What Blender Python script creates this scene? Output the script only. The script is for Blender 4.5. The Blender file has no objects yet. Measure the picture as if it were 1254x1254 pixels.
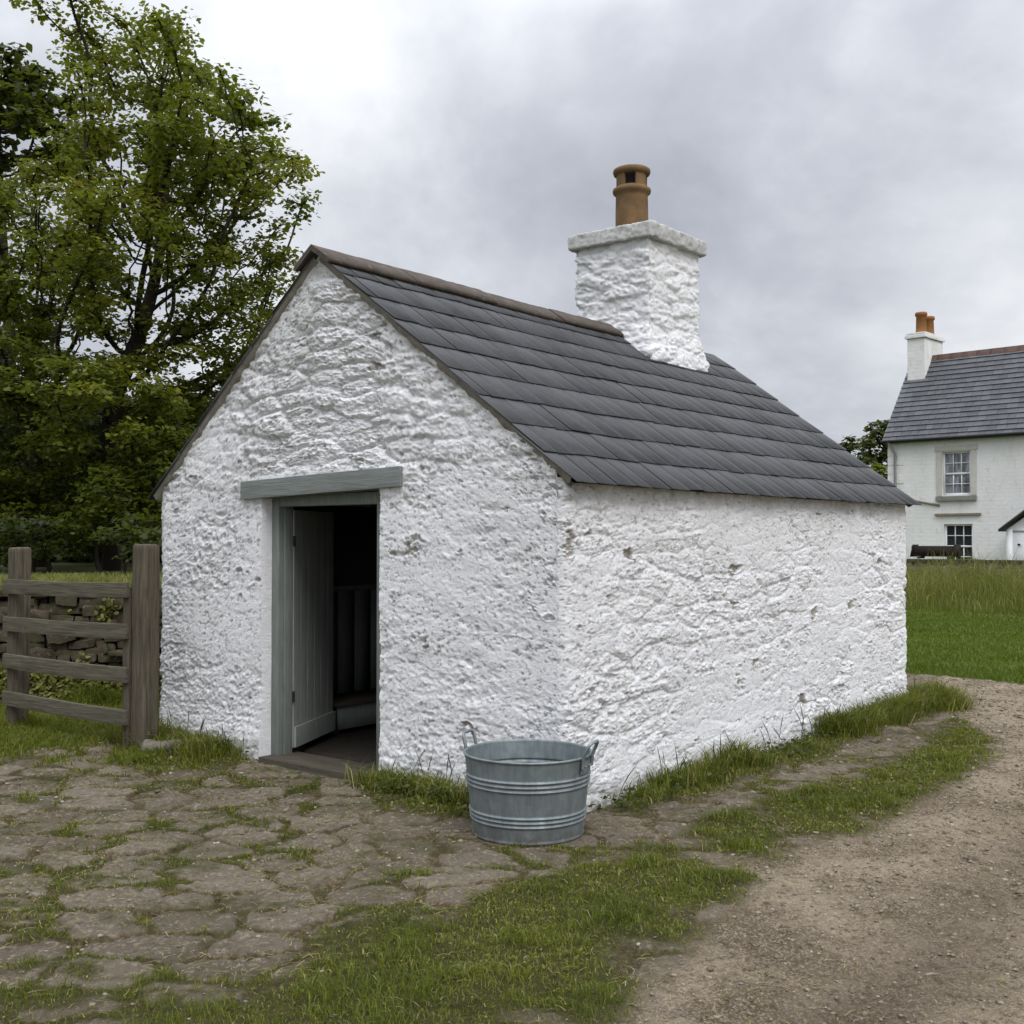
import bpy, math, random
import numpy as np
from math import radians, sin, cos, pi

random.seed(7)
RNG = np.random.default_rng(11)
SC = bpy.context.scene
COL = SC.collection

# ------------------------------------------------------------------ numpy noise
def _hash(ix, iy, iz, seed):
    h = (ix.astype(np.int64) * 374761393 + iy.astype(np.int64) * 668265263
         + iz.astype(np.int64) * 2147483647 + int(seed) * 1274126177) & 0xFFFFFFFF
    h = (h ^ (h >> 13)) * 1274126177 & 0xFFFFFFFF
    h = (h ^ (h >> 16)) * 2246822519 & 0xFFFFFFFF
    h = h ^ (h >> 15)
    return (h & 0xFFFFFF) / float(0xFFFFFF)

def vnoise(x, y, z=None, seed=0):
    x = np.asarray(x, float); y = np.asarray(y, float)
    z = np.zeros_like(x) + 0.37 if z is None else np.asarray(z, float)
    ix, iy, iz = np.floor(x), np.floor(y), np.floor(z)
    fx, fy, fz = x - ix, y - iy, z - iz
    fx = fx * fx * (3 - 2 * fx); fy = fy * fy * (3 - 2 * fy); fz = fz * fz * (3 - 2 * fz)
    r = 0
    for dz in (0, 1):
        wz = fz if dz else 1 - fz
        for dy in (0, 1):
            wy = fy if dy else 1 - fy
            for dx in (0, 1):
                wx = fx if dx else 1 - fx
                r = r + _hash(ix + dx, iy + dy, iz + dz, seed) * wx * wy * wz
    return r

def fbm(x, y, z=None, seed=0, octaves=4, gain=.5):
    s, a, t, f = 0, 1.0, 0, 1.0
    for o in range(octaves):
        s = s + a * vnoise(x * f, y * f, None if z is None else z * f, seed + o * 17)
        t += a; a *= gain; f *= 2.03
    return s / t

def worley(u, v, seed=0, jit=.85):
    iu, iv = np.floor(u), np.floor(v)
    F1 = np.full(u.shape, 9.0); F2 = np.full(u.shape, 9.0); ID = np.zeros(u.shape)
    for du in (-1, 0, 1):
        for dv in (-1, 0, 1):
            cu, cv = iu + du, iv + dv
            z0 = np.zeros_like(cu)
            px = cu + .5 + (_hash(cu, cv, z0, seed) - .5) * jit
            py = cv + .5 + (_hash(cu, cv, z0 + 1, seed) - .5) * jit
            d = np.hypot(u - px, v - py); i = _hash(cu, cv, z0 + 2, seed)
            n1 = d < F1
            F2 = np.where(n1, F1, np.minimum(F2, d)); ID = np.where(n1, i, ID); F1 = np.where(n1, d, F1)
    return F1, F2, ID

def sst(a, b, x):
    t = np.clip((x - a) / (b - a), 0, 1)
    return t * t * (3 - 2 * t)

# ------------------------------------------------------------------ mesh helpers
class Geo:
    """collects vertices and faces (any polygon size) for ONE mesh"""
    def __init__(s):
        s.V = []; s.L = []; s.T = []; s.n = 0; s.A = {}
    def add(s, V, faces, attrs=None):
        V = np.asarray(V, float).reshape(-1, 3)
        if isinstance(faces, np.ndarray):
            s.L.append((faces + s.n).ravel()); s.T.append(np.full(len(faces), faces.shape[1]))
        else:
            for f in faces:
                s.L.append(np.asarray(f) + s.n); s.T.append(np.array([len(f)]))
        s.V.append(V); s.n += len(V)
        if attrs:
            for k, a in attrs.items(): s.A.setdefault(k, []).append(np.broadcast_to(np.asarray(a, float), (len(V),)))
        return s
    def box(s, x0, x1, y0, y1, z0, z1, M=None):
        V = np.array([(x, y, z) for z in (z0, z1) for y in (y0, y1) for x in (x0, x1)], float)
        if M is not None: V = M(V)
        return s.add(V, np.array([(0, 2, 3, 1), (4, 5, 7, 6), (0, 1, 5, 4), (2, 6, 7, 3), (0, 4, 6, 2), (1, 3, 7, 5)]))
    def tube(s, pts, rad, n=8, closed=False):
        P = np.asarray(pts, float); m = len(P); rad = np.broadcast_to(rad, (m,))
        T = np.gradient(P, axis=0)
        if closed: T = np.roll(P, -1, 0) - np.roll(P, 1, 0)
        T /= np.linalg.norm(T, axis=1)[:, None] + 1e-9
        up = np.array([.13, .29, .95]); A = np.cross(T, up); A /= np.linalg.norm(A, axis=1)[:, None] + 1e-9
        B = np.cross(T, A); th = np.arange(n) * 2 * pi / n
        V = P[:, None] + rad[:, None, None] * (np.cos(th)[None, :, None] * A[:, None] + np.sin(th)[None, :, None] * B[:, None])
        i = np.arange(m if closed else m - 1)[:, None]; j = np.arange(n)[None]
        k = (i + 1) % m; j2 = (j + 1) % n
        F = np.stack([i * n + j, i * n + j2, k * n + j2, k * n + j], -1).reshape(-1, 4)
        s.add(V.reshape(-1, 3), F)
        if not closed:
            s.add(V[0], [tuple(range(n))]); s.add(V[-1], [tuple(range(n))[::-1]])
        return s
    def lathe(s, prof, n=64, c=(0, 0, 0)):
        P = np.asarray(prof, float); m = len(P); th = np.arange(n) * 2 * pi / n
        V = np.stack([P[:, None, 0] * np.cos(th) + c[0], P[:, None, 0] * np.sin(th) + c[1], P[:, None, 1] + 0 * th + c[2]], -1)
        i = np.arange(m - 1)[:, None]; j = np.arange(n)[None]; j2 = (j + 1) % n
        F = np.stack([i * n + j, i * n + j2, (i + 1) * n + j2, (i + 1) * n + j], -1).reshape(-1, 4)
        return s.add(V.reshape(-1, 3), F)
    def build(s, name, mat, parent=None, smooth=False):
        V = np.concatenate(s.V); L = np.concatenate(s.L).astype(np.int32); T = np.concatenate(s.T).astype(np.int32)
        me = bpy.data.meshes.new(name)
        me.vertices.add(len(V)); me.vertices.foreach_set('co', V.astype(np.float32).ravel())
        me.loops.add(len(L)); me.loops.foreach_set('vertex_index', L)
        me.polygons.add(len(T)); me.polygons.foreach_set('loop_start', np.concatenate([[0], np.cumsum(T)[:-1]]).astype(np.int32))
        me.polygons.foreach_set('loop_total', T)
        if smooth: me.polygons.foreach_set('use_smooth', np.ones(len(T), bool))
        for k, a in s.A.items():
            a = np.concatenate(a).astype(np.float32)
            if len(a) == len(V):
                at = me.attributes.new(k, 'FLOAT', 'POINT'); at.data.foreach_set('value', a)
        me.update(calc_edges=True); me.validate()
        if mat: me.materials.append(mat)
        o = bpy.data.objects.new(name, me); COL.objects.link(o)
        if parent: o.parent = parent
        return o

def rough_box(g, x0, x1, y0, y1, z0, z1, res, amp=.01, sc=12., r=.02, seed=0, M=None, post=None, aniso=(1, 1, 1)):
    """a box with worn round edges and an uneven surface"""
    c = np.array([(x0 + x1) / 2, (y0 + y1) / 2, (z0 + z1) / 2]); hs = np.array([x1 - x0, y1 - y0, z1 - z0]) / 2
    n = [max(2, int(math.ceil(2 * h / res))) for h in hs]
    for ax in range(3):
        a, b = (ax + 1) % 3, (ax + 2) % 3
        A, B = np.meshgrid(np.linspace(-1, 1, n[a] + 1), np.linspace(-1, 1, n[b] + 1), indexing='ij')
        for sg in (-1, 1):
            P = np.zeros(A.shape + (3,)); P[..., ax] = sg * hs[ax]; P[..., a] = A * hs[a]; P[..., b] = B * hs[b]
            q = np.clip(P, -(hs - r), hs - r); d = P - q; P = q + d / (np.linalg.norm(d, axis=-1, keepdims=True) + 1e-9) * r
            P = (P + c).reshape(-1, 3)
            if amp:
                S = P * sc * np.array(aniso)
                D = np.stack([fbm(S[:, 0], S[:, 1], S[:, 2], seed + k * 71, 4, .6) - .5 for k in range(3)], -1)
                P = P + D * 2 * amp
            if post is not None: P = post(P)
            if M is not None: P = M(P)
            na, nb = n[a] + 1, n[b] + 1
            i = np.arange(na - 1)[:, None]; j = np.arange(nb - 1)[None]
            F = np.stack([i * nb + j, (i + 1) * nb + j, (i + 1) * nb + j + 1, i * nb + j + 1], -1).reshape(-1, 4)
            if sg < 0: F = F[:, ::-1]
            g.add(P, np.ascontiguousarray(F))
    return g

def tag(o, label, cat, group=None, kind=None):
    o['label'] = label; o['category'] = cat
    if group: o['group'] = group
    if kind: o['kind'] = kind
    return o

def empty(name, loc, rz=0):
    o = bpy.data.objects.new(name, None); COL.objects.link(o)
    o.location = loc; o.rotation_euler = (0, 0, rz); o.empty_display_size = .3
    return o

# ------------------------------------------------------------------ material helpers
class NT:
    def __init__(s, name):
        s.m = bpy.data.materials.new(name); s.m.use_nodes = True
        s.t = s.m.node_tree; s.t.nodes.clear()
        s.out = s.n('ShaderNodeOutputMaterial'); s.b = s.n('ShaderNodeBsdfPrincipled')
        s.l(s.b.outputs[0], s.out.inputs[0])
        s.tc = s.n('ShaderNodeTexCoord')
    def n(s, ty, **k):
        q = s.t.nodes.new(ty)
        for a, v in k.items(): setattr(q, a, v)
        return q
    def l(s, a, b): s.t.links.new(a, b)
    def set(s, sock, v):
        if hasattr(v, 'bl_rna') and hasattr(v, 'links'): s.l(v, sock)
        else: sock.default_value = v
    def co(s, scale=(1, 1, 1), src='Object'):
        mp = s.n('ShaderNodeMapping'); mp.inputs['Scale'].default_value = scale
        s.l(s.tc.outputs[src], mp.inputs['Vector']); return mp.outputs[0]
    def noise(s, scale, detail=4, rough=.55, vec=None, dist=0):
        q = s.n('ShaderNodeTexNoise'); q.inputs['Scale'].default_value = scale
        q.inputs['Detail'].default_value = detail; q.inputs['Roughness'].default_value = rough
        q.inputs['Distortion'].default_value = dist
        s.l(vec if vec is not None else s.tc.outputs['Object'], q.inputs['Vector']); return q.outputs['Fac']
    def ramp(s, f, stops, interp='LINEAR'):
        q = s.n('ShaderNodeValToRGB'); q.color_ramp.interpolation = interp
        e = q.color_ramp.elements
        while len(e) < len(stops): e.new(.5)
        for k, (p, c) in enumerate(stops):
            e[k].position = p
            e[k].color = (c, c, c, 1) if isinstance(c, (int, float)) else tuple(c) + (1,)
        s.set(q.inputs[0], f); return q.outputs[0]
    def mix(s, f, a, b, mode='MIX'):
        q = s.n('ShaderNodeMix', data_type='RGBA', blend_type=mode)
        s.set(q.inputs[0], f)
        for sock, v in ((q.inputs[6], a), (q.inputs[7], b)):
            if isinstance(v, tuple) and len(v) == 3: v = v + (1,)
            s.set(sock, v)
        return q.outputs[2]
    def math(s, op, a, b=0., clamp=False):
        q = s.n('ShaderNodeMath', operation=op, use_clamp=clamp); s.set(q.inputs[0], a); s.set(q.inputs[1], b); return q.outputs[0]
    def attr(s, name):
        q = s.n('ShaderNodeAttribute', attribute_name=name); return q.outputs['Fac']
    def island(s): return s.n('ShaderNodeNewGeometry').outputs['Random Per Island']
    def objrand(s): return s.n('ShaderNodeObjectInfo').outputs['Random']
    def bump(s, h, dist=.01, strength=1., prev=None):
        q = s.n('ShaderNodeBump'); q.inputs['Distance'].default_value = dist; q.inputs['Strength'].default_value = strength
        s.l(h, q.inputs['Height'])
        if prev is not None: s.l(prev, q.inputs['Normal'])
        return q.outputs[0]
    def fin(s, color, rough=.8, normal=None, metal=0., spec=.3):
        s.set(s.b.inputs['Base Color'], color if not (isinstance(color, tuple) and len(color) == 3) else color + (1,))
        s.set(s.b.inputs['Roughness'], rough); s.set(s.b.inputs['Metallic'], metal)
        s.b.inputs['Specular IOR Level'].default_value = spec
        if normal is not None: s.l(normal, s.b.inputs['Normal'])
        return s.m

def m_whitewash():
    t = NT('whitewash')
    big = t.noise(1.3, 4, .6); mid = t.noise(7, 5, .65); fine = t.noise(60, 4, .7)
    c = t.mix(t.ramp(big, [(.35, 0.), (.7, 1.)]), (.875, .88, .905), (.82, .825, .84))
    c = t.mix(t.ramp(mid, [(.54, 0.), (.74, .5)]), c, (.70, .685, .64))
    # lime flaked off: stone and old mortar show
    v = t.n('ShaderNodeMapping'); v.inputs['Scale'].default_value = (1, 1, 1.9); t.l(t.tc.outputs['Object'], v.inputs[0])
    fl = t.noise(8, 9, .74, v.outputs[0], .8)
    c = t.mix(t.ramp(fl, [(.66, 0.), (.69, .8)]), c, (.36, .325, .26))
    sp = t.noise(30, 6, .75, v.outputs[0], .5)
    c = t.mix(t.ramp(sp, [(.66, 0.), (.70, .7)]), c, (.28, .265, .235))
    gy = t.noise(3.4, 7, .75, v.outputs[0], .5)
    c = t.mix(t.ramp(gy, [(.58, 0.), (.70, .28)]), c, (.50, .50, .48))
    c = t.mix(t.math('MULTIPLY', t.attr('bare'), .85), c, t.mix(t.ramp(mid, [(.4, 0.), (.6, 1.)]), (.36, .33, .27), (.22, .20, .155)))
    c = t.mix(t.math('MULTIPLY', t.attr('pit'), .72), c, t.mix(t.ramp(big, [(.4, 0.), (.6, 1.)]), (.33, .31, .27), (.24, .235, .22)))  # dirt tone in the pits doubles as crevice shade too fine for the relief
    # green-grey algae under the roof line and dirt splash at the foot
    dirt = t.attr('dirt')
    dn = t.math('MULTIPLY', dirt, t.ramp(t.noise(13, 7, .75), [(.36, 0.), (.60, 1.)]))
    c = t.mix(dn, c, (.21, .20, .14))
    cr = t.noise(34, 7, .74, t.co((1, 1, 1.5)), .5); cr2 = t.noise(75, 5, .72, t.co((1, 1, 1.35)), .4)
    c = t.mix(t.ramp(cr, [(.315, .75), (.35, 0.)]), c, (.30, .285, .25))  # bump lows painted dark here and below, as shade in small crevices
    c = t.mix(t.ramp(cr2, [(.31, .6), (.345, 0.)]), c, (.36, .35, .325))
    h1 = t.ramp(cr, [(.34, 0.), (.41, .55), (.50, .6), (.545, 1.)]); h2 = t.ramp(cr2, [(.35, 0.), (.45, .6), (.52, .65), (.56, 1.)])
    nb = t.bump(h1, .006, .7); nb = t.bump(h2, .0035, .7, nb)
    return t.fin(c, .92, t.bump(t.noise(170, 4, .7), .002, .6, nb), spec=.2)

def m_slate(name='slate', base=((.022, .023, .025), (.047, .049, .053)), courses=False):
    t = NT(name)
    if courses:
        br = t.n('ShaderNodeTexBrick'); br.offset = .5
        br.inputs['Scale'].default_value = 1; br.inputs['Mortar Size'].default_value = .012
        br.inputs['Brick Width'].default_value = .28; br.inputs['Row Height'].default_value = .19
        br.inputs['Color1'].default_value = (.05, .053, .06, 1); br.inputs['Color2'].default_value = (.085, .09, .1, 1)
        br.inputs['Mortar'].default_value = (.02, .02, .022, 1)
        t.l(t.tc.outputs['UV'], br.inputs['Vector'])
        c = br.outputs[0]
    else:
        c = t.mix(t.island(), base[0], base[1])
    st = t.noise(5, 6, .7, t.co((1, 1, 1)))
    c = t.mix(t.ramp(st, [(.44, 0.), (.75, .65)]), c, (.095, .099, .105))
    c = t.mix(t.ramp(t.noise(26, 5, .7), [(.63, 0.), (.71, .6)]), c, (.15, .145, .12))
    c = t.mix(t.ramp(t.noise(1.6, 6, .7), [(.52, 0.), (.68, .35)]), c, (.040, .038, .033))
    h = t.noise(45, 6, .7, t.co((1.2, 1.2, .5)))
    return t.fin(c, t.ramp(st, [(.3, .44), (.7, .68)]), t.bump(h, .005, .8), spec=.45)

def m_stone(name, a, b, lichen=(.33, .33, .26), lich=.6, sc=9, rough=.9, green=None):
    t = NT(name)
    c = t.mix(t.ramp(t.noise(sc, 6, .65), [(.3, 0.), (.7, 1.)]), a, b)
    c = t.mix(t.math('MULTIPLY', t.island(), .45), c, tuple(x * .5 for x in a))
    c = t.mix(t.ramp(t.noise(sc * 2.1, 6, .7), [(.58, 0.), (.68, lich)]), c, lichen)
    if green: c = t.mix(t.ramp(t.noise(sc * .8, 5, .7), [(.55, 0.), (.66, .8)]), c, green)
    h = t.noise(sc * 6, 5, .7)
    return t.fin(c, rough, t.bump(h, .008, .7), spec=.2)

def m_wood(name, a, b, grain=(14, 14, 1.2), rough=.85, spec=.2, worn=None):
    t = NT(name)
    v = t.co(grain)
    g = t.noise(4, 7, .7, v, .4)
    c = t.mix(t.ramp(g, [(.32, 0.), (.68, 1.)]), a, b)
    c = t.mix(t.ramp(t.noise(2.4, 5, .6), [(.5, 0.), (.75, .5)]), c, tuple(x * .55 for x in a))
    if worn: c = t.mix(t.ramp(t.noise(9, 7, .75, t.co((1.5, 1.5, .5))), [(.63, 0.), (.70, .8)]), c, worn)
    return t.fin(c, rough, t.bump(g, .007, .9), spec=spec)

def m_leaf(name, stops, transl=.35):
    t = NT(name)
    c = t.ramp(t.attr('tint'), stops)
    t.fin(c, .55, spec=.25)
    tr = t.n('ShaderNodeBsdfTranslucent'); t.l(t.mix(.5, c, (.30, .36, .03), 'MIX'), tr.inputs[0])
    mx = t.n('ShaderNodeMixShader'); mx.inputs[0].default_value = transl
    t.l(t.b.outputs[0], mx.inputs[1]); t.l(tr.outputs[0], mx.inputs[2]); t.l(mx.outputs[0], t.out.inputs[0])
    return t.m

def m_plain(name, c, rough=.6, var=.25, sc=8, metal=0., spec=.3):
    t = NT(name)
    col = t.mix(t.ramp(t.noise(sc, 5, .65), [(.3, 0.), (.7, 1.)]), c, tuple(x * (1 - var) for x in c))
    return t.fin(col, rough, t.bump(t.noise(sc * 8, 4, .6), .003, .4), metal, spec)

M_WASH = m_whitewash()
M_SLATE = m_slate()
M_RIDGE = m_stone('ridge_stone', (.115, .092, .076), (.060, .050, .043), (.20, .19, .15), .7, 9)
M_CAP = m_stone('cap_stone', (.62, .62, .61), (.44, .44, .43), (.20, .20, .17), .75, 11)
M_TERRA = m_plain('terracotta', (.195, .118, .055), .85, .5, 6)
M_DARK = m_plain('flue_black', (.012, .011, .010), .95)
M_PAINT = m_wood('green_grey_paint', (.215, .235, .215), (.15, .168, .152), (10, 10, 1.0), .6, .3, (.19, .20, .17))
M_DOOR = m_wood('door_paint', (.33, .355, .33), (.24, .26, .24), (10, 10, 1.0), .55, .3, (.20, .21, .18))
M_PAINTX = m_wood('green_grey_paint_beam', (.215, .238, .228), (.155, .173, .163), (1.0, 10, 12), .6, .3, (.22, .22, .19))
M_POST = m_wood('weathered_post', (.140, .120, .088), (.042, .035, .025), (16, 16, .9), .9, .15, (.17, .16, .13))
M_RAIL = m_wood('weathered_rail', (.150, .136, .102), (.055, .048, .035), (.9, 16, 16), .9, .15, (.17, .16, .13))
M_PLANK = m_wood('threshold_wood', (.095, .084, .064), (.05, .044, .034), (1, 12, 12), .9, .15)
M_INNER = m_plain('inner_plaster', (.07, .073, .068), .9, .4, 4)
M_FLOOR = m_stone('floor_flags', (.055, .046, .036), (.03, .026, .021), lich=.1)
M_DRY = m_stone('dry_stone', (.100, .082, .055), (.036, .030, .020), (.24, .23, .19), .65, 8, green=(.05, .065, .015))
M_BARK = m_stone('bark', (.034, .029, .021), (.017, .015, .011), (.06, .065, .035), .5, 7)
M_IRON = m_plain('iron', (.03, .03, .03), .6, metal=.5)

def m_zinc():
    t = NT('galvanised')
    v = t.n('ShaderNodeTexVoronoi'); v.inputs['Scale'].default_value = 28
    t.l(t.tc.outputs['Object'], v.inputs['Vector'])
    sp = t.n('ShaderNodeSeparateColor'); t.l(v.outputs['Color'], sp.inputs[0])
    c = t.mix(sp.outputs[0], (.20, .235, .245), (.25, .285, .295))
    st = t.noise(6, 6, .65, t.co((3.5, 3.5, .6)))
    c = t.mix(t.ramp(st, [(.42, 0.), (.72, .75)]), c, (.115, .135, .14))
    c = t.mix(t.ramp(t.noise(16, 5, .7), [(.62, 0.), (.74, .5)]), c, (.33, .34, .335))
    zz = t.n('ShaderNodeSeparateXYZ'); t.l(t.tc.outputs['Object'], zz.inputs[0])
    mud = t.math('MULTIPLY', t.ramp(zz.outputs[2], [(.0, 1.), (.10, 0.)]), t.ramp(t.noise(14, 6, .7), [(.40, 0.), (.62, .9)]))
    c = t.mix(mud, c, (.12, .10, .075))
    return t.fin(c, t.ramp(st, [(.3, .52), (.7, .70)]), t.bump(t.noise(9, 4, .6), .006, .35), .55, .4)
M_ZINC = m_zinc()

GSTOPS = [(0., (.022, .036, .006)), (.28, (.074, .096, .010)), (.55, (.138, .156, .016)), (.78, (.215, .205, .036)), (.90, (.26, .212, .09)), (1., (.32, .265, .15))]
M_GRASS = m_leaf('grass_blades', GSTOPS, .3)
M_LAWN = m_leaf('lawn_blades', [(0., (.050, .085, .010)), (.6, (.095, .145, .015)), (.9, (.14, .175, .026)), (1., (.20, .19, .05))], .3)
M_TALL = m_leaf('tall_grass_blades', [(0., (.06, .078, .014)), (.45, (.14, .15, .032)), (.8, (.23, .215, .07)), (1., (.34, .28, .15))], .3)
M_WEED = m_leaf('weed_leaves', [(0., (.014, .022, .006)), (.6, (.04, .058, .013)), (1., (.10, .11, .03))], .25)
M_LEAF = m_leaf('sycamore_leaves', [(0., (.034, .046, .005)), (.45, (.080, .100, .010)), (.8, (.150, .155, .014)), (1., (.19, .170, .020))], .35)
M_LEAFD = m_leaf('dark_leaves', [(0., (.014, .022, .005)), (.6, (.034, .046, .008)), (1., (.065, .075, .012))], .25)
M_LEAFM = m_leaf('shrub_leaves', [(0., (.018, .028, .004)), (.6, (.062, .082, .008)), (1., (.15, .165, .016))], .35)

# ------------------------------------------------------------------ camera
F_PX, HZ, CAM_H = 1398.0, 660.6, 1.55
cam = bpy.data.cameras.new('camera'); camo = bpy.data.objects.new('camera', cam); COL.objects.link(camo)
camo.location = (0, 0, CAM_H); camo.rotation_euler = (radians(90) + math.atan((HZ - 627) / F_PX), 0, 0)
cam.sensor_width = 36; cam.lens = F_PX / 1254 * 36; cam.clip_end = 3000; cam.clip_start = .05
SC.camera = camo

# ------------------------------------------------------------------ world and sun
SUN_AZ, SUN_EL = radians(152), radians(48)       # heading from +Y clockwise, behind the camera to the right
w = bpy.data.worlds.new('World'); SC.world = w; w.use_nodes = True
nt = w.node_tree; nt.nodes.clear()
N = nt.nodes.new; LK = nt.links.new
wo = N('ShaderNodeOutputWorld'); bg1 = N('ShaderNodeBackground'); bg2 = N('ShaderNodeBackground'); mxs = N('ShaderNodeMixShader')
sky = N('ShaderNodeTexSky'); sky.sky_type = 'NISHITA'; sky.sun_disc = False
sky.sun_elevation = SUN_EL; sky.sun_rotation = SUN_AZ
LK(sky.outputs[0], bg1.inputs[0]); bg1.inputs[1].default_value = .08
tc = N('ShaderNodeTexCoord'); sep = N('ShaderNodeSeparateXYZ'); LK(tc.outputs['Generated'], sep.inputs[0])
def wm(op, a, b=0., clamp=False):
    q = N('ShaderNodeMath'); q.operation = op; q.use_clamp = clamp
    for s, v in ((q.inputs[0], a), (q.inputs[1], b)):
        if isinstance(v, (int, float)): s.default_value = v
        else: LK(v, s)
    return q.outputs[0]
zc = wm('MAXIMUM', sep.outputs[2], 0.)
den = wm('ADD', zc, .50)
cv = N('ShaderNodeCombineXYZ'); LK(wm('DIVIDE', sep.outputs[0], den), cv.inputs[0]); LK(wm('DIVIDE', sep.outputs[1], den), cv.inputs[1])
def wnoise(scale, detail, rough, off, dist=0.):
    mp = N('ShaderNodeMapping'); mp.inputs['Location'].default_value = off; LK(cv.outputs[0], mp.inputs[0])
    q = N('ShaderNodeTexNoise'); q.inputs['Scale'].default_value = scale; q.inputs['Detail'].default_value = detail
    q.inputs['Roughness'].default_value = rough; q.inputs['Distortion'].default_value = dist; LK(mp.outputs[0], q.inputs['Vector']); return q.outputs['Fac']
CLOUD_OFF = (3.1, 1.7, 0.)
n1 = wnoise(1.25, 7, .55, CLOUD_OFF, .3); n2 = wnoise(3.6, 6, .58, (7.3, 2.2, 0.), .2)
nn = wm('ADD', wm('MULTIPLY', n1, .75), wm('MULTIPLY', n2, .25))
rp = N('ShaderNodeValToRGB'); LK(nn, rp.inputs[0])
e = rp.color_ramp.elements
e[0].position = .35; e[0].color = (.345, .365, .415, 1)
e[1].position = .63; e[1].color = (.90, .91, .925, 1)
x = e.new(.455); x.color = (.50, .52, .575, 1)
x = e.new(.53); x.color = (.665, .685, .73, 1)
# an overcast sky is about three times as bright overhead as at the horizon
bright = wm('ADD', 1.0, wm('MULTIPLY', wm('POWER', zc, 3.0), 3.9))
LK(rp.outputs[0], bg2.inputs[0]); LK(bright, bg2.inputs[1])
mxs.inputs[0].default_value = .93
LK(bg1.outputs[0], mxs.inputs[1]); LK(bg2.outputs[0], mxs.inputs[2]); LK(mxs.outputs[0], wo.inputs[0])

sun = bpy.data.lights.new('sun', 'SUN'); suno = bpy.data.objects.new('sun', sun); COL.objects.link(suno)
sun.energy = 1.5; sun.angle = radians(28); sun.color = (1, .97, .93)
from mathutils import Vector
sd = Vector((sin(SUN_AZ) * cos(SUN_EL), cos(SUN_AZ) * cos(SUN_EL), sin(SUN_EL)))
suno.rotation_euler = sd.to_track_quat('Z', 'Y').to_euler(); suno.location = (6, -10, 14)
SC.view_settings.view_transform = 'Standard'; SC.view_settings.look = 'None'
SC.view_settings.exposure = .12; SC.view_settings.gamma = 1

# ------------------------------------------------------------------ places
CX, CY, ANG = .303, 6.462, radians(38.88)          # near corner of the wash house and its turn
EX = np.array([cos(ANG), -sin(ANG)]); EY = np.array([sin(ANG), cos(ANG)])
W, L, ZE, XA, ZA = 3.96, 5.44, 1.885, -2.10, 3.475  # width, length, eaves, ridge
def to_local(x, y):
    dx, dy = x - CX, y - CY
    return dx * EX[0] + dy * EX[1], dx * EY[0] + dy * EY[1]
def to_world(u, v):
    return CX + u * EX[0] + v * EY[0], CY + u * EX[1] + v * EY[1]

# ------------------------------------------------------------------ ground masks (metres)
def poly_sd(P, x, y):
    """signed distance to a polygon, positive inside"""
    P = np.array(P, float); Q = np.roll(P, -1, 0)
    d = np.full(x.shape, 1e9); ins = np.zeros(x.shape, bool)
    for (ax, ay), (bx, by) in zip(P, Q):
        ex, ey = bx - ax, by - ay
        t = np.clip(((x - ax) * ex + (y - ay) * ey) / (ex * ex + ey * ey + 1e-12), 0, 1)
        d = np.minimum(d, np.hypot(x - ax - t * ex, y - ay - t * ey))
        c = ((ay > y) != (by > y)) & (x < (bx - ax) * (y - ay) / (by - ay + 1e-12) + ax)
        ins ^= c
    return np.where(ins, d, -d)

P_MAIN = [(-1.6, 2.2), (-1.22, 3.28), (-1.09, 3.69), (-.90, 4.02), (-.62, 4.31), (-.45, 4.74), (-.10, 5.03), (.28, 5.44), (.66, 5.76), (.94, 5.56), (1.06, 5.15), (.96, 4.84), (.74, 4.66), (.70, 4.38), (.53, 4.13), (.40, 3.88), (.30, 3.69), (.05, 3.2), (-.1, 2.2)]
P_TWO = [(1.02, 6.38), (1.39, 6.62), (1.50, 6.07), (1.32, 5.62), (1.08, 5.42), (.96, 5.75)]
P_THREE = [(1.40, 6.76), (1.92, 7.27), (2.36, 7.70), (2.98, 8.45), (3.39, 9.2), (3.77, 9.75), (3.80, 9.2), (3.70, 8.66), (3.12, 7.66), (2.50, 6.93), (2.06, 6.33), (1.76, 5.93), (1.42, 6.02)]
P_GABLE = [(-2.75, 7.94), (-2.93, 8.91), (-2.44, 9.09), (-1.81, 8.24), (-1.74, 8.02), (-2.13, 7.68), (-2.46, 7.55)]
P_DOOR = [(-.95, 7.28), (-.86, 7.66), (-.32, 6.95), (.1, 6.62), (-.10, 6.30), (-.58, 6.48), (-.83, 6.80)]
P_GRAVEL = [(-.1, 2.0), (.05, 3.2), (.30, 3.69), (.52, 4.09), (.73, 4.47), (1.05, 5.13), (1.04, 5.58), (1.36, 5.72), (1.82, 6.03), (2.50, 6.93), (3.60, 8.50), (3.86, 9.6), (4.0, 10.8), (5, 13.5), (12, 14), (30, -5), (10, -12), (0, -4)]
LAWN_P, LAWN_N = np.array([4.6, 13.23]), np.array([.741, .672])

def wall_foot(x, y):
    """signed distance out from the long side wall, and along it"""
    u, v = to_local(x, y); return u, v

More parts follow.
